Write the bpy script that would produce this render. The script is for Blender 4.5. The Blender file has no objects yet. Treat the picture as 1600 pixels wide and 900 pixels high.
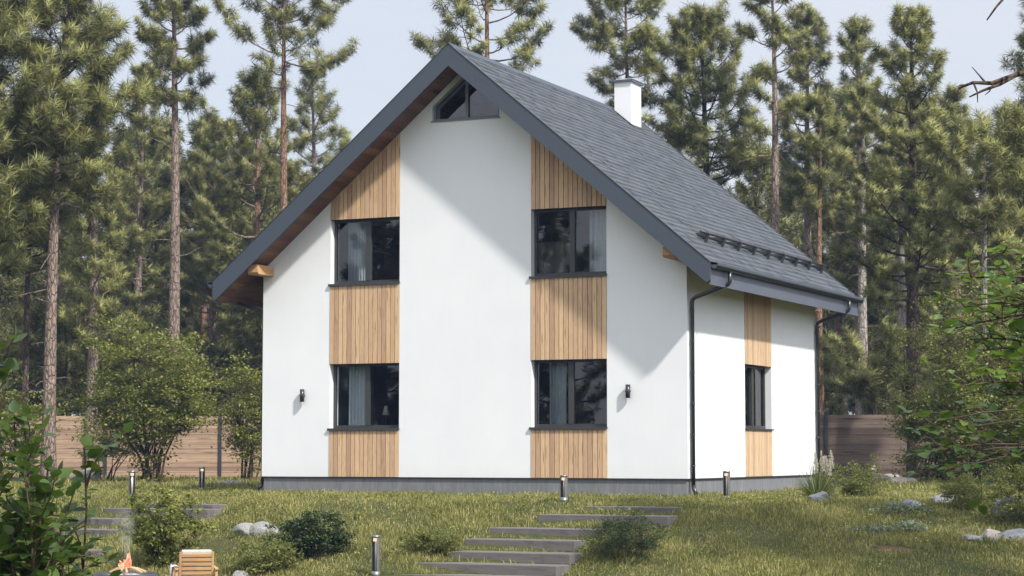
import bpy, math, random
import numpy as np
from mathutils import Vector, Matrix

# ------------------------------------------------------------------ camera, sky, sun, exposure
S = bpy.context.scene
R = math.radians
CAM = (13.009, -35.606, 0.470)
YAW, PITCH, F = 0.4335, 0.0781, 3283.6          # F = focal length in pixels of a 1600 px wide frame
cd = bpy.data.cameras.new('camera'); cam = bpy.data.objects.new('camera', cd)
S.collection.objects.link(cam)
cam.location = CAM; cam.rotation_euler = (math.pi/2 + PITCH, 0, YAW)
cd.sensor_width = 36; cd.lens = F*36/1600; cd.clip_start = .1; cd.clip_end = 3000
S.camera = cam

SUN = Vector((1.45, -.72, 1.60)).normalized()    # towards the sun
SUN_EL = math.asin(SUN.z); SUN_AZ = math.atan2(SUN.x, SUN.y)
W = bpy.data.worlds.new('World'); S.world = W; W.use_nodes = True
nt = W.node_tree; nt.nodes.clear()
wo = nt.nodes.new('ShaderNodeOutputWorld'); bg = nt.nodes.new('ShaderNodeBackground')
sky = nt.nodes.new('ShaderNodeTexSky'); sky.sky_type = 'NISHITA'; sky.sun_disc = False
sky.sun_elevation = SUN_EL; sky.sun_rotation = SUN_AZ; sky.altitude = 100
sky.air_density = 1.0; sky.dust_density = 2.2; sky.ozone_density = 1.6
# thin high cloud veil over the sky
tc = nt.nodes.new('ShaderNodeTexCoord'); mp = nt.nodes.new('ShaderNodeMapping'); mp.inputs['Scale'].default_value = (1.2, 1.2, 3.2)
nz = nt.nodes.new('ShaderNodeTexNoise'); nz.inputs['Scale'].default_value = 2.2; nz.inputs['Detail'].default_value = 7; nz.inputs['Roughness'].default_value = .58
cr = nt.nodes.new('ShaderNodeValToRGB'); cr.color_ramp.elements[0].position = .34; cr.color_ramp.elements[1].position = .66
cr.color_ramp.elements[0].color = (.72, .72, .72, 1); cr.color_ramp.elements[1].color = (1, 1, 1, 1)
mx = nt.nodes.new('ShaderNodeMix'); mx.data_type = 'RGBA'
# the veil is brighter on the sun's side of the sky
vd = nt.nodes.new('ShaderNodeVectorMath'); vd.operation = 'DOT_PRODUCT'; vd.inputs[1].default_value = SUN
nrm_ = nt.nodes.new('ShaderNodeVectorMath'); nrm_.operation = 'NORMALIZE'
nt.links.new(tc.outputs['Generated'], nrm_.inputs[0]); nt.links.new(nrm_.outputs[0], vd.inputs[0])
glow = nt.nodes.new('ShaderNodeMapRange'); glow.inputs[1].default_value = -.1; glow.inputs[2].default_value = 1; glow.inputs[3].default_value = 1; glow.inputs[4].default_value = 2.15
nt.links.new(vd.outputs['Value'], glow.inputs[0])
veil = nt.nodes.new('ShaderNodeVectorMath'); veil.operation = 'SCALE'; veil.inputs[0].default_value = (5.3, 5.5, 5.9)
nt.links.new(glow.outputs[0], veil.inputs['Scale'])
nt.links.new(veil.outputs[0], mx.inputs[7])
nt.links.new(tc.outputs['Generated'], mp.inputs[0]); nt.links.new(mp.outputs[0], nz.inputs['Vector'])
nt.links.new(nz.outputs['Fac'], cr.inputs[0]); nt.links.new(cr.outputs[0], mx.inputs[0])
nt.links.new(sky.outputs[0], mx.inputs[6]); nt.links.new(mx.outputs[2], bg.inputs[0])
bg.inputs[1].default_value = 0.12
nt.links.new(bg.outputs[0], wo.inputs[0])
sl = bpy.data.lights.new('sun', 'SUN'); sl.energy = 4.2; sl.angle = R(2.4); sl.color = (1, .945, .88)
so = bpy.data.objects.new('sun', sl); S.collection.objects.link(so)
so.rotation_euler = SUN.to_track_quat('Z', 'Y').to_euler(); so.location = (60, -40, 60)
S.view_settings.view_transform = 'Standard'; S.view_settings.look = 'None'
S.view_settings.exposure = 0.36; S.view_settings.gamma = 1; S.view_settings.use_curve_mapping = False
S.render.engine = 'CYCLES'
S.cycles.use_denoising = True
S.cycles.max_bounces = 7; S.cycles.diffuse_bounces = 3; S.cycles.glossy_bounces = 3
S.cycles.transparent_max_bounces = 8; S.cycles.transmission_bounces = 3; S.cycles.volume_bounces = 0
S.cycles.volume_step_rate = 4; S.cycles.volume_max_steps = 64
S.cycles.caustics_reflective = False; S.cycles.caustics_refractive = False

# ------------------------------------------------------------------ helpers
rnd = random.Random(7); rng = np.random.default_rng(7)
RT = np.array([math.cos(YAW), math.sin(YAW)])           # world direction 'right of view', on the ground
FW = np.array([-math.sin(YAW), math.cos(YAW)])          # world direction 'away from camera', on the ground
def depth(x, y): return (x-CAM[0])*FW[0] + (y-CAM[1])*FW[1]
def ground(x, y):
    x = np.asarray(x, float); y = np.asarray(y, float)
    a = YAW*.5; d = 32.9-(x+2.5)*math.sin(a)+(y+6.5)*math.cos(a)
    t = np.clip(35.2-d, 0, None)
    z = -.34 - np.minimum(.2*np.sqrt(t*t+.3)-.2*math.sqrt(.3), 1.34)
    near = np.clip((np.maximum(np.abs(x+4.45)-4.6, np.abs(y-4)-4.2))/3, 0, 1)
    return z + near*.035*(np.sin(x*1.3+.4)*np.cos(y*1.1) + .5*np.sin(x*3.1+y*2.3))
def g(x, y): return float(ground(x, y))
def site(u, d):                                          # plan position seen at image column u, d metres away
    s = (u-800)/F*d*math.cos(PITCH)
    p = np.array(CAM[:2]) + FW*d + RT*s
    return float(p[0]), float(p[1])
def hgt(v, d): return CAM[2] + (PITCH-(v-450)/F)*d

def tag(o, label=None, cat=None, group=None, kind=None):
    if label: o['label'] = label
    if cat: o['category'] = cat
    if group: o['group'] = group
    if kind: o['kind'] = kind
    return o
def empty(name, loc=(0, 0, 0), rz=0, label=None, cat=None, group=None):
    o = bpy.data.objects.new(name, None); S.collection.objects.link(o)
    o.location = loc; o.rotation_euler = (0, 0, rz); o.empty_display_size = .2
    return tag(o, label, cat, group)
def link(name, me, parent=None, loc=None, rz=None):
    o = bpy.data.objects.new(name, me); S.collection.objects.link(o)
    if parent: o.parent = parent
    if loc: o.location = loc
    if rz is not None: o.rotation_euler = (0, 0, rz)
    return o
def mesh_np(name, verts, faces, mats, smooth=False, mi=None):
    """verts (n,3), faces (m,k) all the same size k"""
    me = bpy.data.meshes.new(name); verts = np.asarray(verts, np.float32); faces = np.asarray(faces, np.int32)
    m, k = faces.shape
    me.vertices.add(len(verts)); me.vertices.foreach_set('co', verts.ravel())
    me.loops.add(m*k); me.loops.foreach_set('vertex_index', faces.ravel())
    me.polygons.add(m); me.polygons.foreach_set('loop_start', np.arange(0, m*k, k, dtype=np.int32))
    me.polygons.foreach_set('loop_total', np.full(m, k, np.int32))
    me.polygons.foreach_set('use_smooth', np.full(m, smooth, bool))
    if mi is not None: me.polygons.foreach_set('material_index', np.asarray(mi, np.int32))
    me.update(calc_edges=True)
    for a in (mats if isinstance(mats, (list, tuple)) else [mats]): me.materials.append(a)
    return me
class MB:
    def __init__(s): s.v = []; s.f = []; s.m = []; s.sm = []
    def add(s, vs, fs, m=0, smooth=False):
        b = len(s.v); s.v += [tuple(v) for v in vs]
        for f in fs: s.f.append([b+i for i in f]); s.m.append(m); s.sm.append(smooth)
        return s
    def box(s, x0, x1, y0, y1, z0, z1, m=0, M=None):
        vs = [(x, y, z) for z in (z0, z1) for y in (y0, y1) for x in (x0, x1)]
        if M is not None: vs = [tuple(M @ Vector(v)) for v in vs]
        return s.add(vs, [(0,2,3,1),(4,5,7,6),(0,1,5,4),(2,6,7,3),(0,4,6,2),(1,3,7,5)], m)
    def prism(s, poly, axis, a, b, m=0):
        """poly: 2D points; axis 'y': (x,z) extruded y a..b; 'x': (y,z); 'z': (x,y)"""
        def P(p, t): return (p[0], t, p[1]) if axis == 'y' else ((t, p[0], p[1]) if axis == 'x' else (p[0], p[1], t))
        n = len(poly); vs = [P(p, a) for p in poly] + [P(p, b) for p in poly]
        fs = [list(range(n)), list(range(2*n-1, n-1, -1))] + [(i, n+i, n+(i+1) % n, (i+1) % n) for i in range(n)]
        return s.add(vs, fs, m)
    def tube(s, pts, rad, n=8, m=0, cap=True, smooth=True):
        pts = [Vector(p) for p in pts]
        if not hasattr(rad, '__len__'): rad = [rad]*len(pts)
        vs = []; up = None
        for i, p in enumerate(pts):
            t = (pts[min(i+1, len(pts)-1)]-pts[max(i-1, 0)]).normalized()
            if up is None: up = t.orthogonal().normalized()
            up = (up - t*up.dot(t)).normalized(); bb = t.cross(up)
            for k in range(n):
                a = 2*math.pi*k/n; vs.append(p+(up*math.cos(a)+bb*math.sin(a))*rad[i])
        fs = []
        for i in range(len(pts)-1):
            for k in range(n):
                k2 = (k+1) % n; fs.append((i*n+k, i*n+k2, (i+1)*n+k2, (i+1)*n+k))
        s.add(vs, fs, m, smooth)
        if cap:
            b = len(s.v)-len(vs)
            s.f.append([b+k for k in range(n-1, -1, -1)]); s.m.append(m); s.sm.append(False)
            s.f.append([b+(len(pts)-1)*n+k for k in range(n)]); s.m.append(m); s.sm.append(False)
        return s
    def build(s, name, mats, parent=None, loc=None, rz=None, bevel=0):
        me = bpy.data.meshes.new(name); me.from_pydata(s.v, [], s.f)
        for a in (mats if isinstance(mats, (list, tuple)) else [mats]): me.materials.append(a)
        me.polygons.foreach_set('material_index', s.m); me.polygons.foreach_set('use_smooth', s.sm)
        me.update(); o = link(name, me, parent, loc, rz)
        import bmesh
        b = bmesh.new(); b.from_mesh(me); bmesh.ops.recalc_face_normals(b, faces=b.faces[:]); b.to_mesh(me); b.free()
        if bevel:
            md = o.modifiers.new('bevel', 'BEVEL'); md.width = bevel; md.segments = 2; md.limit_method = 'ANGLE'
        return o

# ------------------------------------------------------------------ materials
class NT:
    def __init__(s, name):
        s.m = bpy.data.materials.new(name); s.m.use_nodes = True; s.t = s.m.node_tree; s.t.nodes.clear()
        s.out = s.t.nodes.new('ShaderNodeOutputMaterial')
    def n(s, kind, **kw):
        x = s.t.nodes.new('ShaderNode'+kind)
        for k, v in kw.items():
            if k.startswith('_'): setattr(x, k[1:], v)
        for k, v in kw.items():
            if not k.startswith('_'):
                i = x.inputs[int(k[1:])] if k[0] == 'i' and k[1:].isdigit() else x.inputs[k.replace('9', ' ')]
                if isinstance(v, bpy.types.NodeSocket): s.t.links.new(v, i)
                else: i.default_value = v
        return x
    def coord(s, scale=(1, 1, 1), kind='Object', rot=(0, 0, 0)):
        c = s.n('TexCoord'); m = s.n('Mapping', i0=c.outputs[kind]); m.inputs['Scale'].default_value = scale; m.inputs['Rotation'].default_value = rot
        return m.outputs[0]
    def noise(s, scale, detail=4, rough=.55, vec=None, dist=0):
        x = s.n('TexNoise', Scale=scale, Detail=detail, Roughness=rough, Distortion=dist)
        s.t.links.new(vec if vec is not None else s.coord(), x.inputs['Vector']); return x.outputs['Fac']
    def ramp(s, fac, stops):
        x = s.n('ValToRGB', i0=fac); e = x.color_ramp.elements
        while len(e) < len(stops): e.new(.5)
        for a, (p, c) in zip(e, stops): a.position = p; a.color = (*c, 1) if len(c) == 3 else c
        return x.outputs[0]
    def mix(s, f, a, b, mode='MIX'):
        x = s.n('Mix', _data_type='RGBA', _blend_type=mode, i0=f, i6=a, i7=b); return x.outputs[2]
    def math(s, op, a, b=0., c=0.): return s.n('Math', _operation=op, i0=a, i1=b, i2=c).outputs[0]
    def bump(s, h, strength=.3, dist=.01, normal=None):
        x = s.n('Bump', Strength=strength, Distance=dist, Height=h)
        if normal is not None: s.t.links.new(normal, x.inputs['Normal'])
        return x.outputs[0]
    def bsdf(s, col, rough=.7, spec=.4, metal=0, normal=None, trans=0, tcol=None):
        b = s.n('BsdfPrincipled', Roughness=rough, Metallic=metal)
        b.inputs['Specular IOR Level'].default_value = spec
        if isinstance(col, bpy.types.NodeSocket): s.t.links.new(col, b.inputs[0])
        else: b.inputs[0].default_value = (*col, 1)
        if normal is not None: s.t.links.new(normal, b.inputs['Normal'])
        o = b.outputs[0]
        if trans:
            t = s.n('BsdfTranslucent')
            tc_ = tcol if tcol is not None else col
            if isinstance(tc_, bpy.types.NodeSocket): s.t.links.new(tc_, t.inputs[0])
            else: t.inputs[0].default_value = (*tc_, 1)
            o = s.n('MixShader', i0=trans, i1=o, i2=t.outputs[0]).outputs[0]
        s.t.links.new(o, s.out.inputs[0]); return s.m

def m_plain(name, col, rough=.6, spec=.4, metal=0, var=.12, scale=6, bump=.1):
    n = NT(name); f = n.noise(scale, 5, .6); d = tuple(c*(1-var) for c in col); l = tuple(min(1, c*(1+var)) for c in col)
    return n.bsdf(n.ramp(f, [(.3, d), (.7, l)]), rough, spec, metal, n.bump(n.noise(scale*12, 3), bump, .004))
def m_plaster():
    n = NT('white_render'); f = n.noise(.7, 6, .6); fine = n.noise(90, 4, .7)
    col = n.ramp(f, [(.25, (.715, .725, .74)), (.75, (.775, .785, .795))])
    st = n.noise(2.2, 6, .65, n.coord((3.5, 3.5, .35)))
    col = n.mix(n.ramp(st, [(.5, (0, 0, 0)), (.8, (.16, .16, .16))]), col, (.66, .66, .64, 1))
    z = n.n('SeparateXYZ', i0=n.coord()).outputs[2]
    low = n.math('MULTIPLY', n.ramp(n.math('ADD', z, n.math('MULTIPLY', f, .3)), [(.08, (1, 1, 1)), (.42, (0, 0, 0))]), n.math('MULTIPLY', n.noise(5, 5, .7), .30))
    col = n.mix(low, col, (.5, .47, .41, 1))
    return n.bsdf(col, .92, .2, 0, n.bump(n.math('ADD', fine, n.math('MULTIPLY', n.noise(14, 5, .7), .4)), .3, .005))
def m_wood(name, base, dark, w=.118, axis='x', off=0., along=(1, 1, 1), knots=True, rough=.7, contrast=.35):
    n = NT(name); sx = n.n('SeparateXYZ', i0=n.coord())
    c = sx.outputs['XYZ'.index(axis.upper())]
    idx = n.math('FLOOR', n.math('DIVIDE', n.math('SUBTRACT', c, off), w))
    wn = n.n('TexWhiteNoise', _noise_dimensions='1D', W=idx)
    cmb = n.n('CombineXYZ'); n.t.links.new(n.math('MULTIPLY', wn.outputs[0], 37.), cmb.inputs[0]); n.t.links.new(n.math('MULTIPLY', wn.outputs[0], 91.), cmb.inputs[2])
    vec = n.n('VectorMath', _operation='ADD', i0=n.coord(along), i1=cmb.outputs[0]).outputs[0]
    gr = n.noise(1., 7, .68, vec, 1.3); ring = n.noise(.45, 3, .5, vec, 3)
    col = n.ramp(gr, [(.22, dark), (.48, base), (.75, tuple(min(1, a*1.22) for a in base))])
    col = n.mix(n.math('MULTIPLY', n.math('SUBTRACT', wn.outputs[0], .5), contrast*1.6), col, (*tuple(a*1.9 for a in base), 1), 'MIX') if False else n.n('HueSaturation', Hue=n.math('ADD', n.math('MULTIPLY', wn.outputs[0], .016), .492), Value=n.math('ADD', n.math('MULTIPLY', wn.outputs[0], contrast*1.5), 1-contrast*.75), Saturation=n.math('ADD', n.math('MULTIPLY', ring, .4), .8), Color=col).outputs[0]
    if knots:
        sc_ = tuple(a*.5 for a in along)
        v = n.n('TexVoronoi', Scale=.42); n.t.links.new(vec, v.inputs['Vector'])
        k = n.ramp(v.outputs['Distance'], [(.09, (1, 1, 1)), (.2, (0, 0, 0))])
        col = n.mix(n.math('MULTIPLY', k, .8), col, (*tuple(a*.55 for a in dark), 1))
    return n.bsdf(col, rough, .3, 0, n.bump(gr, .35, .004))
def m_roof():
    n = NT('slate_shingle'); xyz = n.coord()
    s = n.n('SeparateXYZ', i0=xyz)
    row = n.math('FLOOR', n.math('DIVIDE', s.outputs[2], .1166))
    rw = n.n('TexWhiteNoise', _noise_dimensions='1D', W=row).outputs[0]
    colm = n.math('FLOOR', n.math('DIVIDE', n.math('ADD', s.outputs[1], n.math('MULTIPLY', rw, 1.7)), .31))
    c2 = n.n('CombineXYZ', i0=row, i1=colm); wn = n.n('TexWhiteNoise', _noise_dimensions='2D', Vector=c2.outputs[0]).outputs[0]
    base = n.ramp(wn, [(0, (.042, .050, .062)), (.5, (.066, .076, .092)), (1, (.105, .118, .135))])
    gr = n.noise(260, 2, .8)
    col = n.mix(.5, base, n.ramp(gr, [(.3, (.03, .035, .04)), (.7, (.14, .152, .172))]), 'MIX')
    col = n.mix(n.math('MULTIPLY', n.noise(1.1, 5), .35), col, (.075, .082, .09, 1))
    return n.bsdf(col, .82, .35, 0, n.bump(gr, .5, .004))
def m_concrete():
    n = NT('grey_plinth_render'); f = n.noise(3, 8, .7, n.coord((1, 1, .5))); st = n.noise(9, 6, .7, n.coord((2.5, 2.5, .22)))
    c = n.ramp(f, [(.3, (.135, .14, .145)), (.7, (.20, .205, .21))])
    c = n.mix(n.ramp(st, [(.45, (0, 0, 0)), (.75, (.6, .6, .6))]), c, (.27, .275, .27, 1))
    z = n.n('SeparateXYZ', i0=n.coord()).outputs[2]
    c = n.mix(n.math('MULTIPLY', n.ramp(z, [(0, (1, 1, 1)), (.001, (0, 0, 0))]), 0), c, c)
    return n.bsdf(c, .9, .2, 0, n.bump(n.noise(60, 4), .5, .006))
def m_leaf(name, stops, rough=.5, trans=.35, spec=.35, tint=(.30, .34, .05), nscale=.9, wn=.4):
    n = NT(name); gi = n.n('NewGeometry'); r = gi.outputs['Random Per Island']
    f = n.math('ADD', n.math('MULTIPLY', r, 1-wn), n.math('MULTIPLY', n.math('ADD', n.math('MULTIPLY', n.math('SUBTRACT', n.noise(nscale, 3), .5), 1.9), .5), wn))
    c = n.ramp(f, stops)
    tcol = n.mix(.45, c, (*tint, 1))
    return n.bsdf(c, rough, spec, 0, None, trans, tcol)
def m_bark(name, a, b, c):
    n = NT(name); v = n.n('TexVoronoi', Scale=1., _feature='DISTANCE_TO_EDGE'); n.t.links.new(n.coord((13, 13, 4)), v.inputs['Vector'])
    f = n.noise(3, 6, .7, n.coord((4, 4, 1.3)), 1)
    col = n.ramp(f, [(.3, a), (.5, b), (.72, c)])
    e = n.ramp(v.outputs[0], [(0, (0, 0, 0)), (.12, (1, 1, 1))])
    col = n.mix(n.math('MULTIPLY', n.math('SUBTRACT', 1., e), .65), col, (*tuple(q*.35 for q in a), 1))
    return n.bsdf(col, .9, .2, 0, n.bump(n.math('ADD', e, n.noise(20, 5)), .8, .03))
def m_glass():
    n = NT('window_glass'); fr = n.n('Fresnel', IOR=1.55)
    t = n.n('BsdfTransparent'); t.inputs[0].default_value = (.80, .84, .83, 1)
    gl = n.n('BsdfGlossy', Roughness=.0, Normal=n.bump(n.noise(1.3, 2), .03, .02)); gl.inputs[0].default_value = (1, 1, 1, 1)
    k = n.math('ADD', n.math('MULTIPLY', fr.outputs[0], 1.15), .03)
    n.t.links.new(n.n('MixShader', i0=k, i1=t.outputs[0], i2=gl.outputs[0]).outputs[0], n.out.inputs[0]); return n.m
def m_ground():
    n = NT('lawn_soil'); a = n.noise(.5, 6, .6); b = n.noise(7, 6, .7); c = n.noise(55, 4, .7)
    col = n.ramp(b, [(.3, (.045, .055, .018)), (.55, (.085, .095, .032)), (.75, (.13, .12, .055))])
    col = n.mix(n.ramp(a, [(.5, (0, 0, 0)), (.72, (.6, .6, .6))]), col, (.10, .085, .05, 1))
    return n.bsdf(col, .95, .1, 0, n.bump(n.math('ADD', b, c), .8, .05))
def m_forest_floor():
    n = NT('forest_floor'); b = n.noise(2, 8, .7)
    return n.bsdf(n.ramp(b, [(.3, (.035, .035, .018)), (.6, (.09, .07, .035)), (.8, (.08, .10, .03))]), .95, .1, 0, n.bump(b, .6, .1))
def m_rock(name, a, b, c):
    n = NT(name); f = n.noise(3, 9, .7); v = n.noise(14, 8, .75)
    col = n.ramp(f, [(.3, a), (.5, b), (.72, c)])
    col = n.mix(n.ramp(v, [(.55, (0, 0, 0)), (.7, (.7, .7, .7))]), col, (.07, .075, .07, 1))
    return n.bsdf(col, .85, .25, 0, n.bump(n.math('ADD', f, v), .9, .05))
def m_emit(name, col, s):
    n = NT(name); e = n.n('Emission', Strength=s); e.inputs[0].default_value = (*col, 1)
    n.t.links.new(e.outputs[0], n.out.inputs[0]); return n.m

def m_flame():
    n = NT('flame'); c = n.ramp(n.noise(14, 3, .6, n.coord((1, 1, .5)), 1), [(.35, (.9, .18, .08)), (.5, (1, .42, .25)), (.66, (1, .80, .62))])
    e = n.n('Emission', Strength=.95); n.t.links.new(c, e.inputs[0]); n.t.links.new(e.outputs[0], n.out.inputs[0]); return n.m

M = dict(
 plaster=m_plaster(),
 panel=m_wood('larch_cladding', (.51, .34, .205), (.29, .185, .11), .0955, 'x', -7.379, (48, 48, 3.0), contrast=.24),
 panel_r=m_wood('larch_cladding_right', (.51, .34, .205), (.29, .185, .11), .0951, 'x', -3.081, (48, 48, 3.0), contrast=.24),
 panel_s=m_wood('larch_cladding_side', (.53, .375, .235), (.33, .215, .125), .104, 'y', 3.236, (48, 48, 3.0), contrast=.2),
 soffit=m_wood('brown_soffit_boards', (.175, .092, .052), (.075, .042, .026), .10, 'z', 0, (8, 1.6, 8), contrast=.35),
 beam=m_wood('purlin_wood', (.52, .31, .15), (.38, .20, .09), 1, 'x', 0, (12, 2, 12), knots=False),
 groove=m_plain('dark_groove', (.03, .02, .014)),
 roof=m_roof(), barge=m_plain('slate_grey_metal', (.052, .064, .082), .5, .45, .0, .1, 40, .15),
 fascia=m_plain('slate_blue_metal', (.085, .095, .125), .45, .5, 0, .08, 3),
 gutter=m_plain('charcoal_gutter', (.06, .063, .062), .28, .6, .6, .15, 4, .03),
 frame=m_plain('anthracite_frame', (.042, .043, .040), .4, .5, 0, .1, 4, .03),
 casing=m_plain('grey_casing', (.19, .205, .22), .5, .4, 0, .08, 4),
 concrete=m_concrete(), glass=m_glass(),
 curtain=m_plain('grey_curtain', (.55, .58, .65), .9, .1, 0, .08, 20),
 blind=m_plain('pale_reveal', (.62, .56, .48), .9, .1, 0, .06, 5),
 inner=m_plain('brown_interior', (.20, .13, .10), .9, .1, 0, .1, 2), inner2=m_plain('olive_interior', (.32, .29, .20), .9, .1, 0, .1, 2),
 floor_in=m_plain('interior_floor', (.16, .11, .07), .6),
 needle=m_leaf('pine_needles', [(.18, (.035, .042, .016)), (.40, (.145, .142, .042)), (.62, (.285, .30, .09)), (.90, (.42, .40, .145))], .45, .14, .4, (.24, .24, .05), 1.9, .72),
 needle_far=m_leaf('pine_needles_far', [(.18, (.04, .05, .022)), (.42, (.155, .158, .052)), (.68, (.30, .30, .10))], .5, .12, .35, (.22, .23, .06), 1.5, .72),
 leaf=m_leaf('shrub_leaves', [(.15, (.04, .055, .014)), (.42, (.145, .165, .036)), (.72, (.31, .31, .075)), (.95, (.42, .39, .12))], .42, .4, .4, (.30, .36, .05), 2),
 leaf_y=m_leaf('yellow_green_leaves', [(.1, (.07, .09, .025)), (.5, (.15, .17, .045)), (.9, (.27, .26, .09))], .5, .4, .3, (.34, .36, .07), 2),
 leaf_d=m_leaf('dark_spruce_needles', [(.2, (.018, .034, .012)), (.6, (.045, .07, .02)), (.95, (.085, .10, .03))], .5, .15, .3, (.12, .16, .03), 3),
 leaf_b=m_leaf('bright_broad_leaves', [(.1, (.018, .042, .010)), (.5, (.040, .080, .018)), (.82, (.085, .13, .03)), (.97, (.20, .22, .05))], .40, .33, .4, (.20, .32, .04), 1.5),
 leaf_g=m_leaf('fresh_green_leaves', [(.1, (.04, .09, .018)), (.5, (.10, .18, .035)), (.85, (.19, .28, .06)), (.98, (.34, .36, .09))], .40, .4, .4, (.26, .40, .04), 1.5),
 leaf_s=m_leaf('silver_leaves', [(.2, (.12, .17, .12)), (.8, (.26, .33, .25))], .6, .2),
 reed=m_leaf('reed_blades', [(.1, (.06, .09, .025)), (.6, (.13, .16, .045)), (.95, (.25, .23, .09))], .45, .3, .4, (.3, .34, .07), 2),
 plume=m_leaf('pale_plumes', [(.1, (.42, .38, .30)), (.9, (.68, .64, .54))], .8, .3, .1, (.7, .65, .5)),
 grass=m_leaf('grass_blades', [(.12, (.045, .06, .015)), (.36, (.15, .165, .042)), (.60, (.30, .28, .085)), (.92, (.48, .42, .18))], .5, .28, .3, (.32, .32, .07), 1.3),
 bark=m_bark('pine_bark', (.12, .085, .065), (.27, .205, .165), (.40, .33, .28)),
 bark_d=m_bark('dark_pine_bark', (.045, .032, .027), (.10, .072, .055), (.17, .13, .105)),
 bark_p=m_bark('pale_bark', (.20, .17, .14), (.36, .32, .28), (.50, .46, .41)),
 bark_o=m_bark('orange_pine_bark', (.13, .07, .045), (.26, .16, .105), (.38, .26, .19)),
 twig=m_plain('twig_brown', (.09, .065, .045), .9, .1, 0, .3, 8),
 ground=m_ground(), floor=m_forest_floor(),
 plank=m_wood('weathered_step', (.15, .138, .13), (.07, .062, .058), .3, 'y', 0, (1.6, 26, 26), knots=False, rough=.75, contrast=.3),
 fence_l=m_wood('pale_fence_planks', (.34, .235, .16), (.18, .12, .08), .14, 'z', -.32, (1.4, 1.4, 22), contrast=.3),
 fence_d=m_wood('brown_fence_planks', (.135, .098, .076), (.06, .044, .034), .14, 'z', -.32, (1.2, 1.2, 22), contrast=.45),
 post=m_plain('dark_steel_post', (.035, .04, .045), .5), bollard=m_plain('bollard_steel', (.24, .245, .25), .38, .5, .7, .2, 12, .05),
 lamp_in=m_plain('bollard_reflector', (.62, .55, .45), .4, .5, .2), lamp_glow=m_emit('lamp_glow', (1, .75, .50), .9),
 rock=m_rock('grey_rock', (.20, .20, .195), (.32, .315, .30), (.45, .44, .42)), rock_w=m_rock('warm_rock', (.24, .22, .19), (.36, .33, .30), (.46, .43, .39)),
 rock_b=m_rock('blue_grey_rock', (.13, .14, .155), (.24, .25, .265), (.46, .46, .46)),
 teak=m_wood('teak_slats', (.46, .28, .13), (.32, .18, .075), 1, 'x', 0, (2, 14, 14), knots=False, contrast=.1),
 cloth=m_plain('white_cloth', (.72, .72, .74), .95, .1, 0, .06, 30, .4), cushion=m_plain('cream_cushion', (.50, .47, .42), .95, .1, 0, .08, 30, .4),
 cushion_g=m_plain('grey_cushion', (.20, .21, .23), .95, .1, 0, .1, 30, .4),
 pit=m_plain('fire_pit_steel', (.085, .09, .10), .45, .5, .5, .25, 10), ash=m_plain('ash', (.45, .43, .42), .95, .1, 0, .25, 20, .8),
 log=m_wood('split_log', (.42, .29, .17), (.2, .13, .08), 1, 'x', 0, (10, 10, 10), knots=False), flame=m_flame(),
 white=m_plain('white_ceramic', (.7, .68, .63), .5), dirt=m_plain('bare_soil', (.10, .07, .045), .95, .1, 0, .35, 20, .8),
)
exec_parts = []

# ------------------------------------------------------------------ ground
def build_ground():
    def axis(lo, hi, a, b, fine, coarse):
        xs = list(np.arange(a, b, fine)); x = a; st = fine
        while x > lo: st *= 1.35; x -= st; xs.insert(0, x)
        x = b; st = fine
        while x < hi: st *= 1.35; x += st; xs.append(x)
        return np.array(xs)
    xs = axis(-900, 900, -34, 20, .3, 5); ys = axis(-300, 900, -14, 24, .3, 5)
    X, Y = np.meshgrid(xs, ys); Z = ground(X, Y)
    # gentle far rise under the forest
    D = depth(X, Y); Z = Z + np.clip((D-70)/60, 0, 1)*.5
    V = np.stack([X.ravel(), Y.ravel(), Z.ravel()], 1)
    nx = len(xs); i, j = np.meshgrid(np.arange(len(xs)-1), np.arange(len(ys)-1)); a = (j*nx+i).ravel()
    Fs = np.stack([a, a+1, a+nx+1, a+nx], 1)
    cx_, cy_ = X.ravel()[a], Y.ravel()[a]
    mi = (depth(cx_, cy_) > 61).astype(int)
    tag(link('ground', mesh_np('ground', V, Fs, [M['ground'], M['floor']], True, mi)), kind='structure')
build_ground()

# ------------------------------------------------------------------ house
HW, HD = 8.9, 8.03
RX = -4.45                                              # ridge
SL = .835
def z_top(x): return 8.105 - SL*abs(x-RX)
def z_sof(x): return 7.80 - SL*abs(x-RX)
EX0, EX1, EY0, EY1 = -9.6, .70, -.72, 8.86
house = empty('house', (0, 0, 0), 0, 'white rendered two storey gable house with dark slate roof and timber panels', 'house')
XL1, XL2, XR1, XR2 = -7.379, -5.851, -3.081, -1.559
YS1, YS2 = 3.236, 4.901
ZB, Z1, Z2, Z3, Z4 = 0.0, 2.182, .935, 5.0, 3.742      # panel base, lower lintel, lower sill, upper lintel, upper sill
T = .34
w = MB()
def strip(x0, x1, za, m=0, y0=0., y1=T, zt=None):
    """front wall piece between x0 and x1 from za up to the soffit"""
    top = [(x1, z_sof(x1)-.004), (x0, z_sof(x0)-.004)] if zt is None else [(x1, zt), (x0, zt)]
    w.prism([(x0, za), (x1, za)]+top, 'y', y0, y1, m)
strip(-HW, XL1, 0); strip(XR2, 0, 0)
AK = (7.80-.004-6.80)/SL                                # half width of the gable at the attic sill
w.prism([(XL2, 0), (XR1, 0), (XR1, z_sof(XR1)-.004), (RX+AK, 6.8), (RX-AK, 6.8), (XL2, z_sof(XL2)-.004)], 'y', 0, T)
AX0, AX1, AZ = RX-.71, RX+.71, 6.80                     # attic window opening
at_ = lambda x: z_sof(x)-.12
w.prism([(RX-AK, 6.8), (AX0, 6.8), (AX0, z_sof(AX0)-.004)], 'y', 0, T)
w.prism([(AX1, 6.8), (RX+AK, 6.8), (AX1, z_sof(AX1)-.004)], 'y', 0, T)
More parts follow.
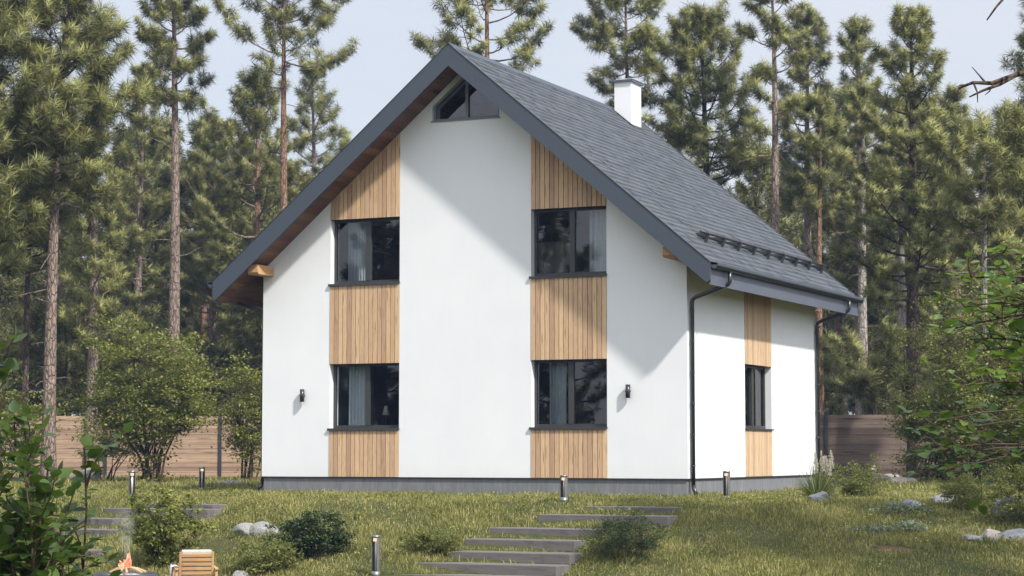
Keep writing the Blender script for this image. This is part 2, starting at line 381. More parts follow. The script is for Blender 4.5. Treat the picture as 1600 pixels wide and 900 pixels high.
w.prism([(AX0, at_(AX0)), (RX, at_(RX)), (RX, z_sof(RX)-.004), (AX0, z_sof(AX0)-.004)], 'y', 0, T)
w.prism([(RX, at_(RX)), (AX1, at_(AX1)), (AX1, z_sof(AX1)-.004), (RX, z_sof(RX)-.004)], 'y', 0, T)
for a, b in ((XL1, XL2), (XR1, XR2)):                   # backing behind panels
    w.prism([(a, 0), (b, 0), (b, Z2-.03), (a, Z2-.03)], 'y', .045, T)
    w.prism([(a, Z1+.02), (b, Z1+.02), (b, Z4-.03), (a, Z4-.03)], 'y', .045, T)
    w.prism([(a, Z3+.02), (b, Z3+.02), (b, z_sof(b)-.004), (a, z_sof(a)-.004)], 'y', .045, T)
ZS = z_sof(0)-.004
def side(y0, y1, za, zb, x0=-T, x1=0.): w.box(x0, x1, y0, y1, za, zb)
side(T, YS1, 0, ZS); side(YS2, HD, 0, ZS)
side(YS1, YS2, 0, Z2-.03, -T, -.045); side(YS1, YS2, Z1+.02, ZS, -T, -.045)
w.box(-HW, -HW+T, T, HD, 0, ZS)
w.prism([(-HW+T, 0), (-T, 0), (-T, z_sof(-T)-.01), (RX, z_sof(RX)-.01), (-HW+T, z_sof(-HW+T)-.01)], 'y', HD-T, HD)
w.build('wall', M['plaster'], house)
p = MB(); p.box(-HW+.03, -.03, .03, HD-.03, -.9, -.014); p.build('plinth', M['concrete'], house)
p = MB(); p.box(-HW-.006, .006, -.006, .03, -.016, .002); p.box(-.03, .006, .031, HD+.006, -.016, .002); p.build('drip_edge', M['frame'], house)

def boards(name, mat, spans, axis, a, b, n, y0, y1, ztop=None):
    """vertical cladding boards from a to b; spans = (zlow, zhigh or None for the soffit line)"""
    for zl, zh in spans:
        q = MB(); wd = (b-a)/n
        for i in range(n):
            x0, x1 = a+i*wd+.0055, a+(i+1)*wd-.0055
            t0, t1 = (zh, zh) if zh is not None else (ztop(x0)-.006, ztop(x1)-.006)
            if axis == 'y': q.prism([(x0, zl), (x1, zl), (x1, t1), (x0, t0)], 'y', y0, y1)
            else: q.prism([(x0, zl), (x1, zl), (x1, t1), (x0, t0)], 'x', y0, y1)
        if axis == 'y': q.prism([(a+.004, zl+.006), (b-.004, zl+.006), (b-.004, (zh or ztop(b))-.012), (a+.004, (zh or ztop(a))-.012)], 'y', .012, .044, 1)
        else: q.prism([(a+.004, zl+.006), (b-.004, zl+.006), (b-.004, zh-.012), (a+.004, zh-.012)], 'x', -.044, -.012, 1)
        q.build('wood_panel', [mat, M['groove']], house)
sp = [(ZB+.005, Z2-.03), (Z1, Z4-.03), (Z3, None)]
boards('wood_panel', M['panel'], sp, 'y', XL1, XL2, 16, -.012, .02, z_sof)
boards('wood_panel', M['panel_r'], sp, 'y', XR1, XR2, 16, -.012, .02, z_sof)
boards('wood_panel', M['panel_s'], [(ZB+.005, Z2-.03), (Z1, ZS-.01)], 'x', YS1, YS2, 16, -.02, .012)

# windows: frame, panes, sill, curtain
def curtain_mesh(x0, x1, y, z0, z1, folds, amp=.045, axis='y'):
    n = folds*10; top = []; vs = []; fs = []
    for k in range(7):
        t = k/6; z = z0+(z1-z0)*t
        for i in range(n+1):
            s = i/n; xx = x0+(x1-x0)*s*(1-.08*(1-t)*math.sin(t*2)) 
            o = amp*(.6+.4*math.sin(s*5+1))*math.sin(s*folds*2*math.pi+.8*math.sin(s*7)+.35*math.sin(t*3+s*9))
            vs.append((xx, y+o, z) if axis == 'y' else (y+o, xx, z))
    for k in range(6):
        for i in range(n): a = k*(n+1)+i; fs.append((a, a+1, a+n+2, a+n+1))
    q = MB(); q.add(vs, fs, 0, True); return q
def window_front(x0, x1, z0, z1, mull, left_cur, right_cur, cur_mat):
    yf = .15; e = .045
    x0 += .004; x1 -= .004
    q = MB(); q.box(x0, x0+e, yf, yf+.07, z0, z1); q.box(x1-e, x1, yf, yf+.07, z0, z1)
    q.box(x0+e, x1-e, yf, yf+.07, z1-e, z1); q.box(x0+e, x1-e, yf, yf+.07, z0, z0+.06)
    xm = x0+(x1-x0)*mull; q.box(xm-.05, xm+.05, yf-.012, yf+.068, z0+.06, z1-e)
    wn = empty('window', (0, 0, 0)); wn.parent = house
    q.build('frame', M['frame'], wn)
    l = MB(); l.box(x0, x1, .022, yf, z1+.002, z1+.016); l.build('lintel', M['frame'], wn)
    for a, b in ((x0+e, xm-.05), (xm+.05, x1-e)):
        gl = MB(); gl.add([(a, yf+.03, z0+.06), (b, yf+.03, z0+.06), (b, yf+.03, z1-e), (a, yf+.03, z1-e)], [(0, 1, 2, 3)]); gl.build('pane', M['glass'], wn)
    s = MB(); s.box(x0-.03, x1+.015, -.045, yf, z0-.028, z0); s.box(x0-.03, x1+.015, -.045, -.04, z0-.045, z0-.028); s.build('sill', M['frame'], wn)
    for c in (left_cur, right_cur):
        if c: curtain_mesh(x0+(x1-x0)*c[0], x0+(x1-x0)*c[1], .42, z0-.25, z1+.1, c[2]).build('curtain', cur_mat, wn)
    return wn
window_front(XL1, XL2, Z4, Z3, .50, (.10, .40, 7), None, M['curtain'])
window_front(XL1, XL2, Z2, Z1, .50, (.12, .46, 7), None, M['curtain'])
window_front(XR1, XR2, Z4, Z3, .51, None, (.66, .92, 4), M['curtain'])
window_front(XR1, XR2, Z2, Z1, .49, (.12, .36, 6), None, M['curtain'])
# side window
wn = empty('window', (0, 0, 0)); wn.parent = house
q = MB(); xf = -.20; e = .05
q.box(xf, xf+.07, YS1+.004, YS1+e, Z2, Z1); q.box(xf, xf+.07, YS2-e, YS2-.004, Z2, Z1); q.box(xf, xf+.07, YS1+e, YS2-e, Z1-e, Z1); q.box(xf, xf+.07, YS1+e, YS2-e, Z2, Z2+.06)
ym = YS1+.5*(YS2-YS1); q.box(xf, xf+.082, ym-.06, ym+.06, Z2+.06, Z1-e); q.build('frame', M['frame'], wn)
for a, b in ((YS1+e, ym-.06), (ym+.06, YS2-e)):
    gl = MB(); gl.add([(xf+.03, a, Z2+.06), (xf+.03, b, Z2+.06), (xf+.03, b, Z1-e), (xf+.03, a, Z1-e)], [(0, 1, 2, 3)]); gl.build('pane', M['glass'], wn)
s = MB(); s.box(xf+.07, .045, YS1-.02, YS2+.02, Z2-.028, Z2); s.build('sill', M['frame'], wn)
curtain_mesh(YS1+.35, YS1+.75, -.45, Z2-.2, Z1+.1, 4, axis='x').build('curtain', M['blind'], wn)
# attic window
wn = empty('attic_window', (0, 0, 0)); wn.parent = house
def tri(ix, iz): return [(AX0+ix, AZ+iz), (AX1-ix, AZ+iz), (AX1-ix, at_(AX1-ix)-ix*.9-.0), (RX, at_(RX)-ix*1.25), (AX0+ix, at_(AX0+ix)-ix*.9)]
def ring(o, i, y0, y1, q, m=0):
    n = len(o)
    for k in range(n):
        k2 = (k+1) % n; q.prism([o[k], o[k2], i[k2], i[k]], 'y', y0, y1, m)
q = MB(); ring(tri(.003, .003), tri(.045, .045), .06, .13, q); q.box(RX-.03, RX+.03, .055, .125, AZ+.045, at_(RX)-.07); q.build('frame', M['casing'], wn)
i = tri(.045, .045); gl = MB(); gl.add([(a, .10, b) for a, b in i], [(0, 1, 2, 3, 4)]); gl.build('pane', M['glass'], wn)
s = MB(); s.box(AX0-.02, AX1+.02, -.03, .06, AZ-.02, AZ+.001); s.build('sill', M['casing'], wn)

# interior
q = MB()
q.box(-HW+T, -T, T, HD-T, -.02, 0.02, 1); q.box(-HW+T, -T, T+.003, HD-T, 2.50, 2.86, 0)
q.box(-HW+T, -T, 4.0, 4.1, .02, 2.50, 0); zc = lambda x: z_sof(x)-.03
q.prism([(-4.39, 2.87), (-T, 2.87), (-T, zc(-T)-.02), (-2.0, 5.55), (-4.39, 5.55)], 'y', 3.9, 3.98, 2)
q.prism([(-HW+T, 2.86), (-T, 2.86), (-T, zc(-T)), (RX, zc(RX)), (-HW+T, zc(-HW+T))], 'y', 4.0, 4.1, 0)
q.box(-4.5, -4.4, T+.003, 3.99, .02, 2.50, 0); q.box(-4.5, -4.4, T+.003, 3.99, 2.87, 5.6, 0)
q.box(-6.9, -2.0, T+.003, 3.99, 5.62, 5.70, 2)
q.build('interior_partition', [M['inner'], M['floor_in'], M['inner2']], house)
c = MB(); c.box(0, .8, 0, .5, 0, 1.72); c.box(.02, .39, -.02, 0, .05, 1.68); c.box(.41, .78, -.02, 0, .05, 1.68)
c.build('wardrobe', M['blind'], None, (-4.05, 1.9, 2.865), 0, .006)
tag(bpy.data.objects['wardrobe'], 'pale wardrobe standing inside behind the upper right front window', 'wardrobe')
bed = empty('bed', (-6.6, 1.5, .02), 0, 'bed with rumpled white duvet behind the lower left front window', 'bed')
c = MB(); c.box(-.9, .9, -.5, 1.4, .12, .45); [c.box(x, x+.08, y, y+.08, 0, .12) for x in (-.86, .78) for y in (-.46, 1.28)]; c.build('base', M['inner'], bed)
n_ = 22; vs = []; fs = []
for j in range(n_+1):
    for i in range(n_+1):
        s, t = i/n_, j/n_; ed = min(s, 1-s, t, 1-t)
        vs.append((-.95+1.9*s, -.55+1.8*t, .45+.30*min(1, ed*6)+.10*math.sin(s*9+t*4)*min(1, ed*5)+.07*math.sin(t*13-s*5)+.25*math.exp(-((s-.85)**2+(t-.2)**2)*25)))
for j in range(n_):
    for i in range(n_): a = j*(n_+1)+i; fs.append((a, a+1, a+n_+2, a+n_+1))
MB().add(vs, fs, 0, True).build('duvet', M['cloth'], bed)
tl = empty('table_lamp', (-6.52, .72, .02), 0, 'small white lamp glimpsed inside the lower left front window', 'lamp')
MB().tube([(0, 0, 0), (0, 0, .03)], .12, 16).tube([(0, 0, .03), (0, 0, 1.2)], .012, 8).build('stem', M['frame'], tl)
MB().tube([(0, 0, 1.18), (0, 0, 1.36)], [.075, .03], 16).build('lamp_shade', M['white'], tl)

# roof: deck + stepped shingle courses
roof = MB()
th = .22
pr = [(EX0+.01, z_top(EX0+.01)-.02), (RX, z_top(RX)-.02), (EX1-.01, z_top(EX1-.01)-.02), (EX1-.01, z_top(EX1-.01)-th), (RX, z_top(RX)-th), (EX0+.01, z_top(EX0+.01)-th)]
roof.prism(pr, 'y', EY0+.03, EY1-.03, 1)
NC = 38; L = (EX1-RX)
for sgn in (1, -1):
    for k in range(NC):
        s0, s1 = k/NC, (k+1)/NC                         # from ridge down
        xa, xb = RX+sgn*L*s0, RX+sgn*L*min(s1+.012, 1.004)
        za, zb = z_top(xa)-.012, z_top(RX+sgn*L*s1)+.030-SL*(abs(xb-RX)-L*s1)
        y = EY0+.025; rr_ = random.Random(k*7+sgn)
        while y < EY1-.026:
            ye = min(EY1-.025, y+rr_.choice([.31, .31, .47, .62]));
            if EY1-.025-ye < .12: ye = EY1-.025
            jz = rr_.uniform(-.010, .009); ex = sgn*rr_.uniform(-.006, .012)
            xq, zq = xb+ex, zb+jz-SL*abs(ex)*(1 if ex*sgn > 0 else -1)
            roof.add([(xa, y+.0015, za), (xa, ye-.0015, za), (xq, ye-.0015, zq), (xq, y+.0015, zq), (xq, y+.0015, zq-.05), (xq, ye-.0015, zq-.05)],
                 [(0, 1, 2, 3) if sgn < 0 else (3, 2, 1, 0), (3, 2, 5, 4)], 0)
            y = ye
roof = roof.build('roof', [M['roof'], M['groove']], house)
def roof_child(q, name, mat, **k): return q.build(name, mat, roof, **k)
q = MB(); q.prism([(RX-.13, z_top(RX-.13)+.03), (RX, z_top(RX)+.045), (RX+.13, z_top(RX+.13)+.03), (RX+.13, z_top(RX+.13)+.018), (RX-.13, z_top(RX-.13)+.018)], 'y', EY0-.01, EY1+.01)
roof_child(q, 'ridge_cap', M['barge'])
# soffit boards along the roof length, under both slopes (planks run front to back)
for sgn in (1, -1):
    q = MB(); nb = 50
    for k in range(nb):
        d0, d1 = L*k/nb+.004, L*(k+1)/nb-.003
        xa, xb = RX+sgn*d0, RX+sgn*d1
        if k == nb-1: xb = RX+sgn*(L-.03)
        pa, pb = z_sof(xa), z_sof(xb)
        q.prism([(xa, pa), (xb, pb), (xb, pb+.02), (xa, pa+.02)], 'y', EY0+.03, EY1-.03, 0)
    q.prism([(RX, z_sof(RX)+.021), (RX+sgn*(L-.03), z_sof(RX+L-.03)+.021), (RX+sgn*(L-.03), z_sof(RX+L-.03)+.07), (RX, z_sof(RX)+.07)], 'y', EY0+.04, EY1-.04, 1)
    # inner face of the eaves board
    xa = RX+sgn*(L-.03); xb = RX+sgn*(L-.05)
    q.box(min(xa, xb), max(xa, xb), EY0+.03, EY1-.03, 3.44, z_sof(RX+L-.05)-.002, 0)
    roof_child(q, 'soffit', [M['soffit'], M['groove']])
# barge boards (front and back), metal clad
for y0, y1 in ((EY0-.02, EY0+.025), (EY1-.025, EY1+.02)):
    for sgn in (1, -1):
        q = MB(); xe = RX+sgn*(L+.01); h = .40
        ztb = z_top(xe)
        q.prism([(RX, z_top(RX)+.022), (xe, ztb+.022), (xe, ztb-.30), (RX+sgn*(L-.06), z_top(RX+L-.06)-h), (RX, z_top(RX)-h)], 'y', y0, y1)
        q.prism([(RX, z_top(RX)+.030), (xe, ztb+.030), (xe, ztb+.018), (RX, z_top(RX)+.018)], 'y', y0-.012 if y0 < 0 else y0, y1+.03 if y0 < 0 else y1+.012, 1)
        roof_child(q, 'barge_board', [M['barge'], M['frame']])
# fascia + gutter along both eaves
for sgn in (1, -1):
    xe = RX+sgn*L
    q = MB(); q.box(*sorted((xe-sgn*.028, xe+sgn*.002)), EY0+.026, EY1-.026, 3.42, 3.80); roof_child(q, 'fascia', M['fascia'])
    q = MB(); q.box(*sorted((xe-sgn*.30, xe-sgn*.03)), EY0+.03, EY1-.03, 3.425, 3.437)
    # drip flashing
    q = MB(); q.prism([(xe+sgn*.004, 3.828), (xe+sgn*.14, 3.80), (xe+sgn*.14, 3.745), (xe+sgn*.136, 3.745), (xe+sgn*.134, 3.79), (xe+sgn*.004, 3.818)], 'y', EY0, EY1); roof_child(q, 'flashing', M['barge'])
    # half round gutter
    q = MB(); n = 10; vs = []; cx_, cz_, rr = xe+sgn*.072, 3.765, .066
    for y in (EY0+.01, EY1+.02):
        for k in range(n+1):
            a = math.pi+math.pi*k/n; vs.append((cx_+rr*math.cos(a), y, cz_+rr*math.sin(a)*1.05))
        for k in range(n+1):
            a = math.pi+math.pi*k/n; vs.append((cx_+(rr-.006)*math.cos(a), y, cz_+(rr-.006)*math.sin(a)*1.05))
    fs = []; m = 2*(n+1)
    for k in range(n): fs += [(k, k+1, m+k+1, m+k), (n+1+k, m+n+1+k, m+n+2+k, n+2+k)]
    q.add(vs, fs, 0, True)
    for y, d in ((EY0+.01, -.004), (EY1+.02, .004)):
        pl = [(cx_+rr*math.cos(math.pi+math.pi*k/n), y+d, cz_+rr*math.sin(math.pi+math.pi*k/n)*1.05) for k in range(n+1)]
        q.add(pl, [list(range(n+1))], 1)
    q.box(*sorted((cx_+sgn*.055, cx_+sgn*.074)), EY0+.005, EY1+.02, cz_-.012, cz_+.016, 1)
    q.build('gutter', [M['gutter'], M['barge']], house)
def downspout(y, sgn):
    """from the gutter of one eave to the wall corner and down to a shoe"""
    xe = RX+sgn*(L+.072); xw = (0 if sgn > 0 else -HW)+sgn*.055
    q = MB(); pts = [(xe, y, 3.72), (xe, y, 3.52), (xe-sgn*.03, y, 3.475), (xe-sgn*.07, y, 3.455), (xw+sgn*.07, y, 3.265), (xw+sgn*.02, y, 3.235), (xw, y, 3.18), (xw, y, -.14)]
    q.tube(pts, .037, 14)
    q.tube([(xw, y, -.12), (xw+sgn*.02, y-.03, -.18), (xw+sgn*.09, y-.10, -.27)], .038, 14)
    d = q.build('downspout', M['gutter'], house)
    for z in np.arange(.22, 3.1, .56):
        c = MB(); c.tube([(xw, y, z), (xw, y, z+.022)], .042, 14); c.box(*sorted((xw-sgn*.045, xw-sgn*.02)), y-.008, y+.008, z+.002, z+.02)
        c.box(xw-.008, xw+.008, y-.064, y-.036, z+.003, z+.019); c.build('pipe_clip', M['gutter'], d)
downspout(.13, 1); downspout(7.93, 1); downspout(.13, -1)
for z in (2.95,):
    for x0 in (-HW, -.24):
        q = MB(); q.prism([(-.60, 3.98), (-.56, 3.94), (0.002, 3.94), (0.002, 4.13), (-.60, 4.13)], 'x', x0, x0+.24); q.build('purlin_end', M['beam'], house, bevel=.008)
# chimney
q = MB(); cx0, cx1, cy0, cy1 = -4.33, -3.93, 7.27, 7.87
q.box(cx0, cx1, cy0, cy1, 7.2, 8.66); ch = q.build('chimney', M['plaster'], house)
q = MB(); q.box(cx0-.05, cx1+.05, cy0-.05, cy1+.05, 8.662, 8.70)
q.add([(cx0-.07, cy0-.07, 8.70), (cx1+.07, cy0-.07, 8.70), (cx1+.07, cy1+.07, 8.70), (cx0-.07, cy1+.07, 8.70), ((cx0+cx1)/2, cy0+.2, 8.775), ((cx0+cx1)/2, cy1-.2, 8.775)],
      [(3, 2, 1, 0), (0, 1, 4), (1, 2, 5, 4), (2, 3, 5), (3, 0, 4, 5)]); q.build('chimney_cap', M['casing'], ch)
q = MB(); za = lambda x: z_top(x)+.03
q.prism([(cx0-.04, za(cx0-.04)), (cx1+.06, za(cx1+.06)), (cx1+.06, za(cx1+.06)+.015), (cx0-.04, za(cx0-.04)+.015)], 'y', cy0-.05, cy1+.05); q.build('flashing', M['frame'], ch)
# snow guard
sg = empty('snow_guard', (0, 0, 0)); sg.parent = house
nrm = Vector((SL, 0, 1)).normalized(); dn = Vector((1, 0, -SL)).normalized()
def rp(x, y, off): return Vector((x, y, z_top(x)+.02)) + nrm*off
for off in (.07, .15):
    MB().tube([rp(.05, .35, off), rp(.05, 8.35, off)], .022, 8).build('rail', M['gutter'], sg)
for k in range(9):
    y = .75+k*.92
    b = MB(); c0, c1, c2, c3 = rp(-.10, y, .004), rp(.12, y, .004), rp(.075, y, .175), rp(.035, y, .175)
    vs = [tuple(v+Vector((0, s, 0))) for s in (-.022, .022) for v in (c0, c1, c2, c3)]
    b.add(vs, [(0, 1, 2, 3), (7, 6, 5, 4), (0, 4, 5, 1), (1, 5, 6, 2), (2, 6, 7, 3), (3, 7, 4, 0)]); b.build('bracket', M['frame'], sg)
# wall lamps
for x in (-7.95, -1.12):
    q = MB(); q.tube([(x, -.075, 1.455), (x, -.075, 1.70)], .044, 20); q.box(x-.02, x+.02, -.04, 0, 1.55, 1.60)
    q.tube([(x-.058, -.075, 1.575), (x+.058, -.075, 1.575)], .011, 8); q.build('wall_lamp', M['gutter'], house)

# ------------------------------------------------------------------ fences
def fence(u0, u1, d, h, mats, label, seed, name='plank_fence', zb=None, first_post=None, spacing=3.2):
    x0, y0 = site(u0, d); x1, y1 = site(u1, d); L_ = math.hypot(x1-x0, y1-y0); rz = math.atan2(y1-y0, x1-x0)
    zb = g(x0, y0) if zb is None else zb
    f = empty(name, (x0, y0, zb), rz, label, 'fence')
    r = random.Random(seed); ph = .1385; n = int(h/ph)
    k = first_post if first_post is not None else 0.
    ps = []
    while k < L_+.01: ps.append(k); k += spacing
    edges = sorted(set([0.]+ps+[L_]))
    q = MB()
    for a, b in zip(edges, edges[1:]):
        if b-a < .1: continue
        for i in range(n):
            dz = r.uniform(-.003, .003); dy = r.uniform(-.004, .004)
            q.box(a+.03, b-.03, dy, dy+.022, .06+i*ph+dz, .06+(i+1)*ph-.007+dz)
        q.box(a+.03, b-.03, .024, .03, .07, .04+n*ph, 1)
    q.build('plank_panel', [mats, M['groove']], f)
    for k in ps: MB().box(k-.045, k+.045, -.05, .05, -.3, h+.06).build('post', M['post'], f, bevel=.004)
    return f
fence(-420, 415, 62, 1.90, M['fence_l'], 'pale horizontal plank fence with dark posts behind the left shrubs', 1, first_post=.9, spacing=3.37)
fence(1180, 1800, 58, 1.86, M['fence_d'], 'dark brown horizontal plank fence right of the house', 2, first_post=1.95, spacing=4.6)

# ------------------------------------------------------------------ pines
def frames(ax):
    ax = ax/np.linalg.norm(ax, axis=1, keepdims=True)
    h = np.where(np.abs(ax[:, 2:3]) > .9, np.array([[1., 0, 0]]), np.array([[0, 0, 1.]]))
    u = np.cross(ax, h); u /= np.linalg.norm(u, axis=1, keepdims=True); return ax, u, np.cross(ax, u)
def needles(C, A, L, K, w, G, back=.12):
    """K thin needle triangles round each tuft centre C with axis A"""
    T_ = len(C); C = np.repeat(C, K, 0); A = np.repeat(A, K, 0); Ls = np.repeat(L, K)
    A, U, V = frames(A); n = len(C)
    ph = G.uniform(0, 2*np.pi, n); th = np.arccos(G.uniform(-.45, 1, n))
    D = A*np.cos(th)[:, None] + (U*np.cos(ph)[:, None]+V*np.sin(ph)[:, None])*np.sin(th)[:, None]
    O = C + A*(G.uniform(-back*2, back, n)*Ls/.25*1.2)[:, None]*.8
    Ls = Ls*G.uniform(.6, 1.1, n); P = O+D*Ls[:, None]; P[:, 2] -= .03*Ls
    Wd = np.cross(D, G.normal(size=(n, 3))); Wd /= np.linalg.norm(Wd, axis=1, keepdims=True)+1e-9; Wd *= w
    mid = O + D*(Ls*.35)[:, None]
    Ng = np.cross(Wd, D); Wd = Wd*np.sign((Ng@np.array([.35, -.7, .6]))+1e-9)[:, None]     # consistent winding
    Ng = np.cross(Wd, D); Ng /= np.linalg.norm(Ng, axis=1, keepdims=True)+1e-9
    global LAST_N
    Nn = D*.85+Ng*.45; Nn /= np.linalg.norm(Nn, axis=1, keepdims=True)+1e-9; LAST_N = np.repeat(Nn, 4, 0)
    vs = np.stack([O, mid+Wd, P, mid-Wd], 1).reshape(-1, 3); fs = np.arange(n*4).reshape(-1, 4)
    return vs, fs
def pine_mesh(seed, H, z0, Rm, r0, needle_l=.30, K=150, w=.0078, dens=1., shape='tall', dead=1., gap=.0, bark='bark', far=False, lean=0., upsweep=.35, kappa=1.):
    r = random.Random(seed); G = np.random.default_rng(seed)
    tr = MB(); n = 13
    ph1, ph2 = r.uniform(0, 6), r.uniform(0, 6); am = H*.006
    def axis(z):
        t = z/H; return Vector((am*math.sin(t*5+ph1)*t+lean*t*t, am*math.cos(t*4+ph2)*t, z))
    def rad(z): t = max(0, min(1, z/H)); return r0*(1-t)**.75*(1+.25*math.exp(-z*2.5))+.012
    zs = [-.3]+[H*i/(n-1) for i in range(n)]
    tr.tube([axis(z) for z in zs], [rad(max(z, 0)) for z in zs], 7 if far else 12, 0)
    def prof(t):                                        # crown radius by relative height (0 = base, 1 = top)
        if shape == 'round': return max(.10, (math.sin(math.pi*min(1, (t+.18)/1.18))**.7))
        if shape == 'cone': return .10+.90*(1-t)**.8*(min(1, t*5+.35))
        return max(.12, (1-t)**.55*(.45+.55*min(1, t*3.5)))
    TC = []; TA = []; TL = []
    z = z0; az = r.uniform(0, 6.28)
    while z < H-.25:
        t = (z-z0)/(H-z0); az += 2.4+r.uniform(-.5, .5)
        if r.random() < gap: z += .25/dens; continue
        Lb = Rm*prof(t)*r.uniform(.55, 1.18)
        if r.random() < .12: Lb *= 1.25
        el = r.uniform(-.15, .25)+t*.75
        d = Vector((math.cos(az)*math.cos(el), math.sin(az)*math.cos(el), math.sin(el)))
        b0 = axis(z); pts = []; m = 6
        cur = upsweep*r.uniform(.5, 1.5); side = Vector((-d.y, d.x, 0)).normalized()*r.uniform(-.25, .25)
        for k in range(m):
            s = k/(m-1); pts.append(b0+d*(Lb*s)+Vector((0, 0, 1))*(cur*Lb*s*s*.6-.10*Lb*math.sin(s*3.1))+side*(Lb*s*s))
        rb = min(rad(z)*.45, .012+.018*Lb)
        tr.tube(pts, [rb*(1-.8*k/(m-1)) for k in range(m)], 4 if far else 5, 1, False)
        def at_s(s):
            q = s*(m-1); i = min(int(q), m-2); return pts[i].lerp(pts[i+1], q-i)
        dirn = (pts[-1]-pts[-2]).normalized()
        TC.append(at_s(1)); TA.append(dirn); TL.append(needle_l*r.uniform(.9, 1.15))
        nt_ = max(2, int(Lb*4.4*kappa+r.random()*1.5)); 
        for j in range(nt_):
            s = .30+.68*(j+r.random())/nt_; o = at_s(s); sg_ = 1 if j % 2 else -1
            lat = d.cross(Vector((0, 0, 1))).normalized()*sg_
            td = (lat*r.uniform(.4, 1)+d*r.uniform(.3, .9)+Vector((0, 0, r.uniform(-.1, .75)))).normalized()
            tl_ = (.22+.34*Lb*(1.15-s))*r.uniform(.6, 1.2); e = o+td*tl_+Vector((0, 0, .08*tl_))
            if not far or j % 2: tr.tube([o, o.lerp(e, .5)+Vector((0, 0, -.03)), e], [rb*.4, rb*.3, .006], 3, 1, False)
            q = max(1, int(tl_/.36))
            for i in range(q):
                f = 1-i*.36/tl_ if tl_ > .36 else 1
                TC.append(o.lerp(e, f)+Vector((r.uniform(-.05, .05), r.uniform(-.05, .05), r.uniform(-.04, .05)))); TA.append((td+Vector((0, 0, .35))).normalized()); TL.append(needle_l*r.uniform(.75, 1.1))
        z += r.uniform(.10, .26)/dens*(1 if t < .85 else .7)*(H-z0)/9*1.1 if H-z0 > 5 else r.uniform(.07, .16)/dens
    top = axis(H)
    for k in range(6): TC.append(top+Vector((r.uniform(-.1, .1), r.uniform(-.1, .1), -.1*k))); TA.append(Vector((r.uniform(-.5, .5), r.uniform(-.5, .5), 1))); TL.append(needle_l)
    # bare and broken limbs on the lower trunk
    nd = int((z0-.9)*2.2*dead) if z0 > 1 else 0
    for k in range(nd):
        z = r.uniform(.9, z0+.6); a = r.uniform(0, 6.28); Lb = r.uniform(.25, 1.25)*min(1, Rm)*(.5+.5*z/z0); p0 = axis(z)
        d = Vector((math.cos(a), math.sin(a), r.uniform(-.35, .25))); pts = [p0]; c = d*1.
        for i in range(5): c = (c+Vector((r.uniform(-.3, .3), r.uniform(-.3, .3), r.uniform(-.28, .25)))).normalized(); pts.append(pts[-1]+c*Lb/5)
        tr.tube(pts, [.020*(1-.15*i)*min(1.2, Lb+.3) for i in range(6)], 4, 1, False)
        if r.random() < .6:
            e = pts[3]+Vector((r.uniform(-1, 1), r.uniform(-1, 1), r.uniform(-.5, .6)))*Lb*.35; tr.tube([pts[3], e], [.009, .004], 3, 1, False)
    C_ = np.array([tuple(v) for v in TC]); A_ = np.array([tuple(v) for v in TA]); L_ = np.array(TL)
    vs, fs = needles(C_, A_, L_, K, w, G)
    crown = mesh_np('crown', vs, fs, M['needle_far'] if far else M['needle'], True)
    crown.normals_split_custom_set_from_vertices(LAST_N.astype(np.float32))
    me = bpy.data.meshes.new('trunk'); me.from_pydata(tr.v, [], tr.f)
    me.materials.append(M[bark]); me.materials.append(M['bark_d'] if bark == 'bark_d' else M['bark'])
    me.polygons.foreach_set('material_index', tr.m); me.polygons.foreach_set('use_smooth', tr.sm); me.update()
    return me, crown, len(C_)
def place_tree(name, meshes, x, y, label, cat='tree', group=None, rz=0., sc=1., zsc=None):
    e = empty(name, (x, y, g(x, y)-.05), rz, label, cat, group)
    e.scale = (sc, sc, zsc if zsc else sc)
    link('trunk', meshes[0], e); link('crown', meshes[1], e); return e
def pine_at(u, d, vtop, vcrown, Rpx, rpx, label, seed, rz=None, **k):
    x, y = site(u, d); zg = g(x, y); H = hgt(vtop, d)-zg; z0 = hgt(vcrown, d)-zg
    k.setdefault('kappa', .95); ms = pine_mesh(seed, H, z0, Rpx*1.42*d/F, rpx*d/F, **k)
    place_tree('pine_tree', ms, x, y, label, 'pine tree')
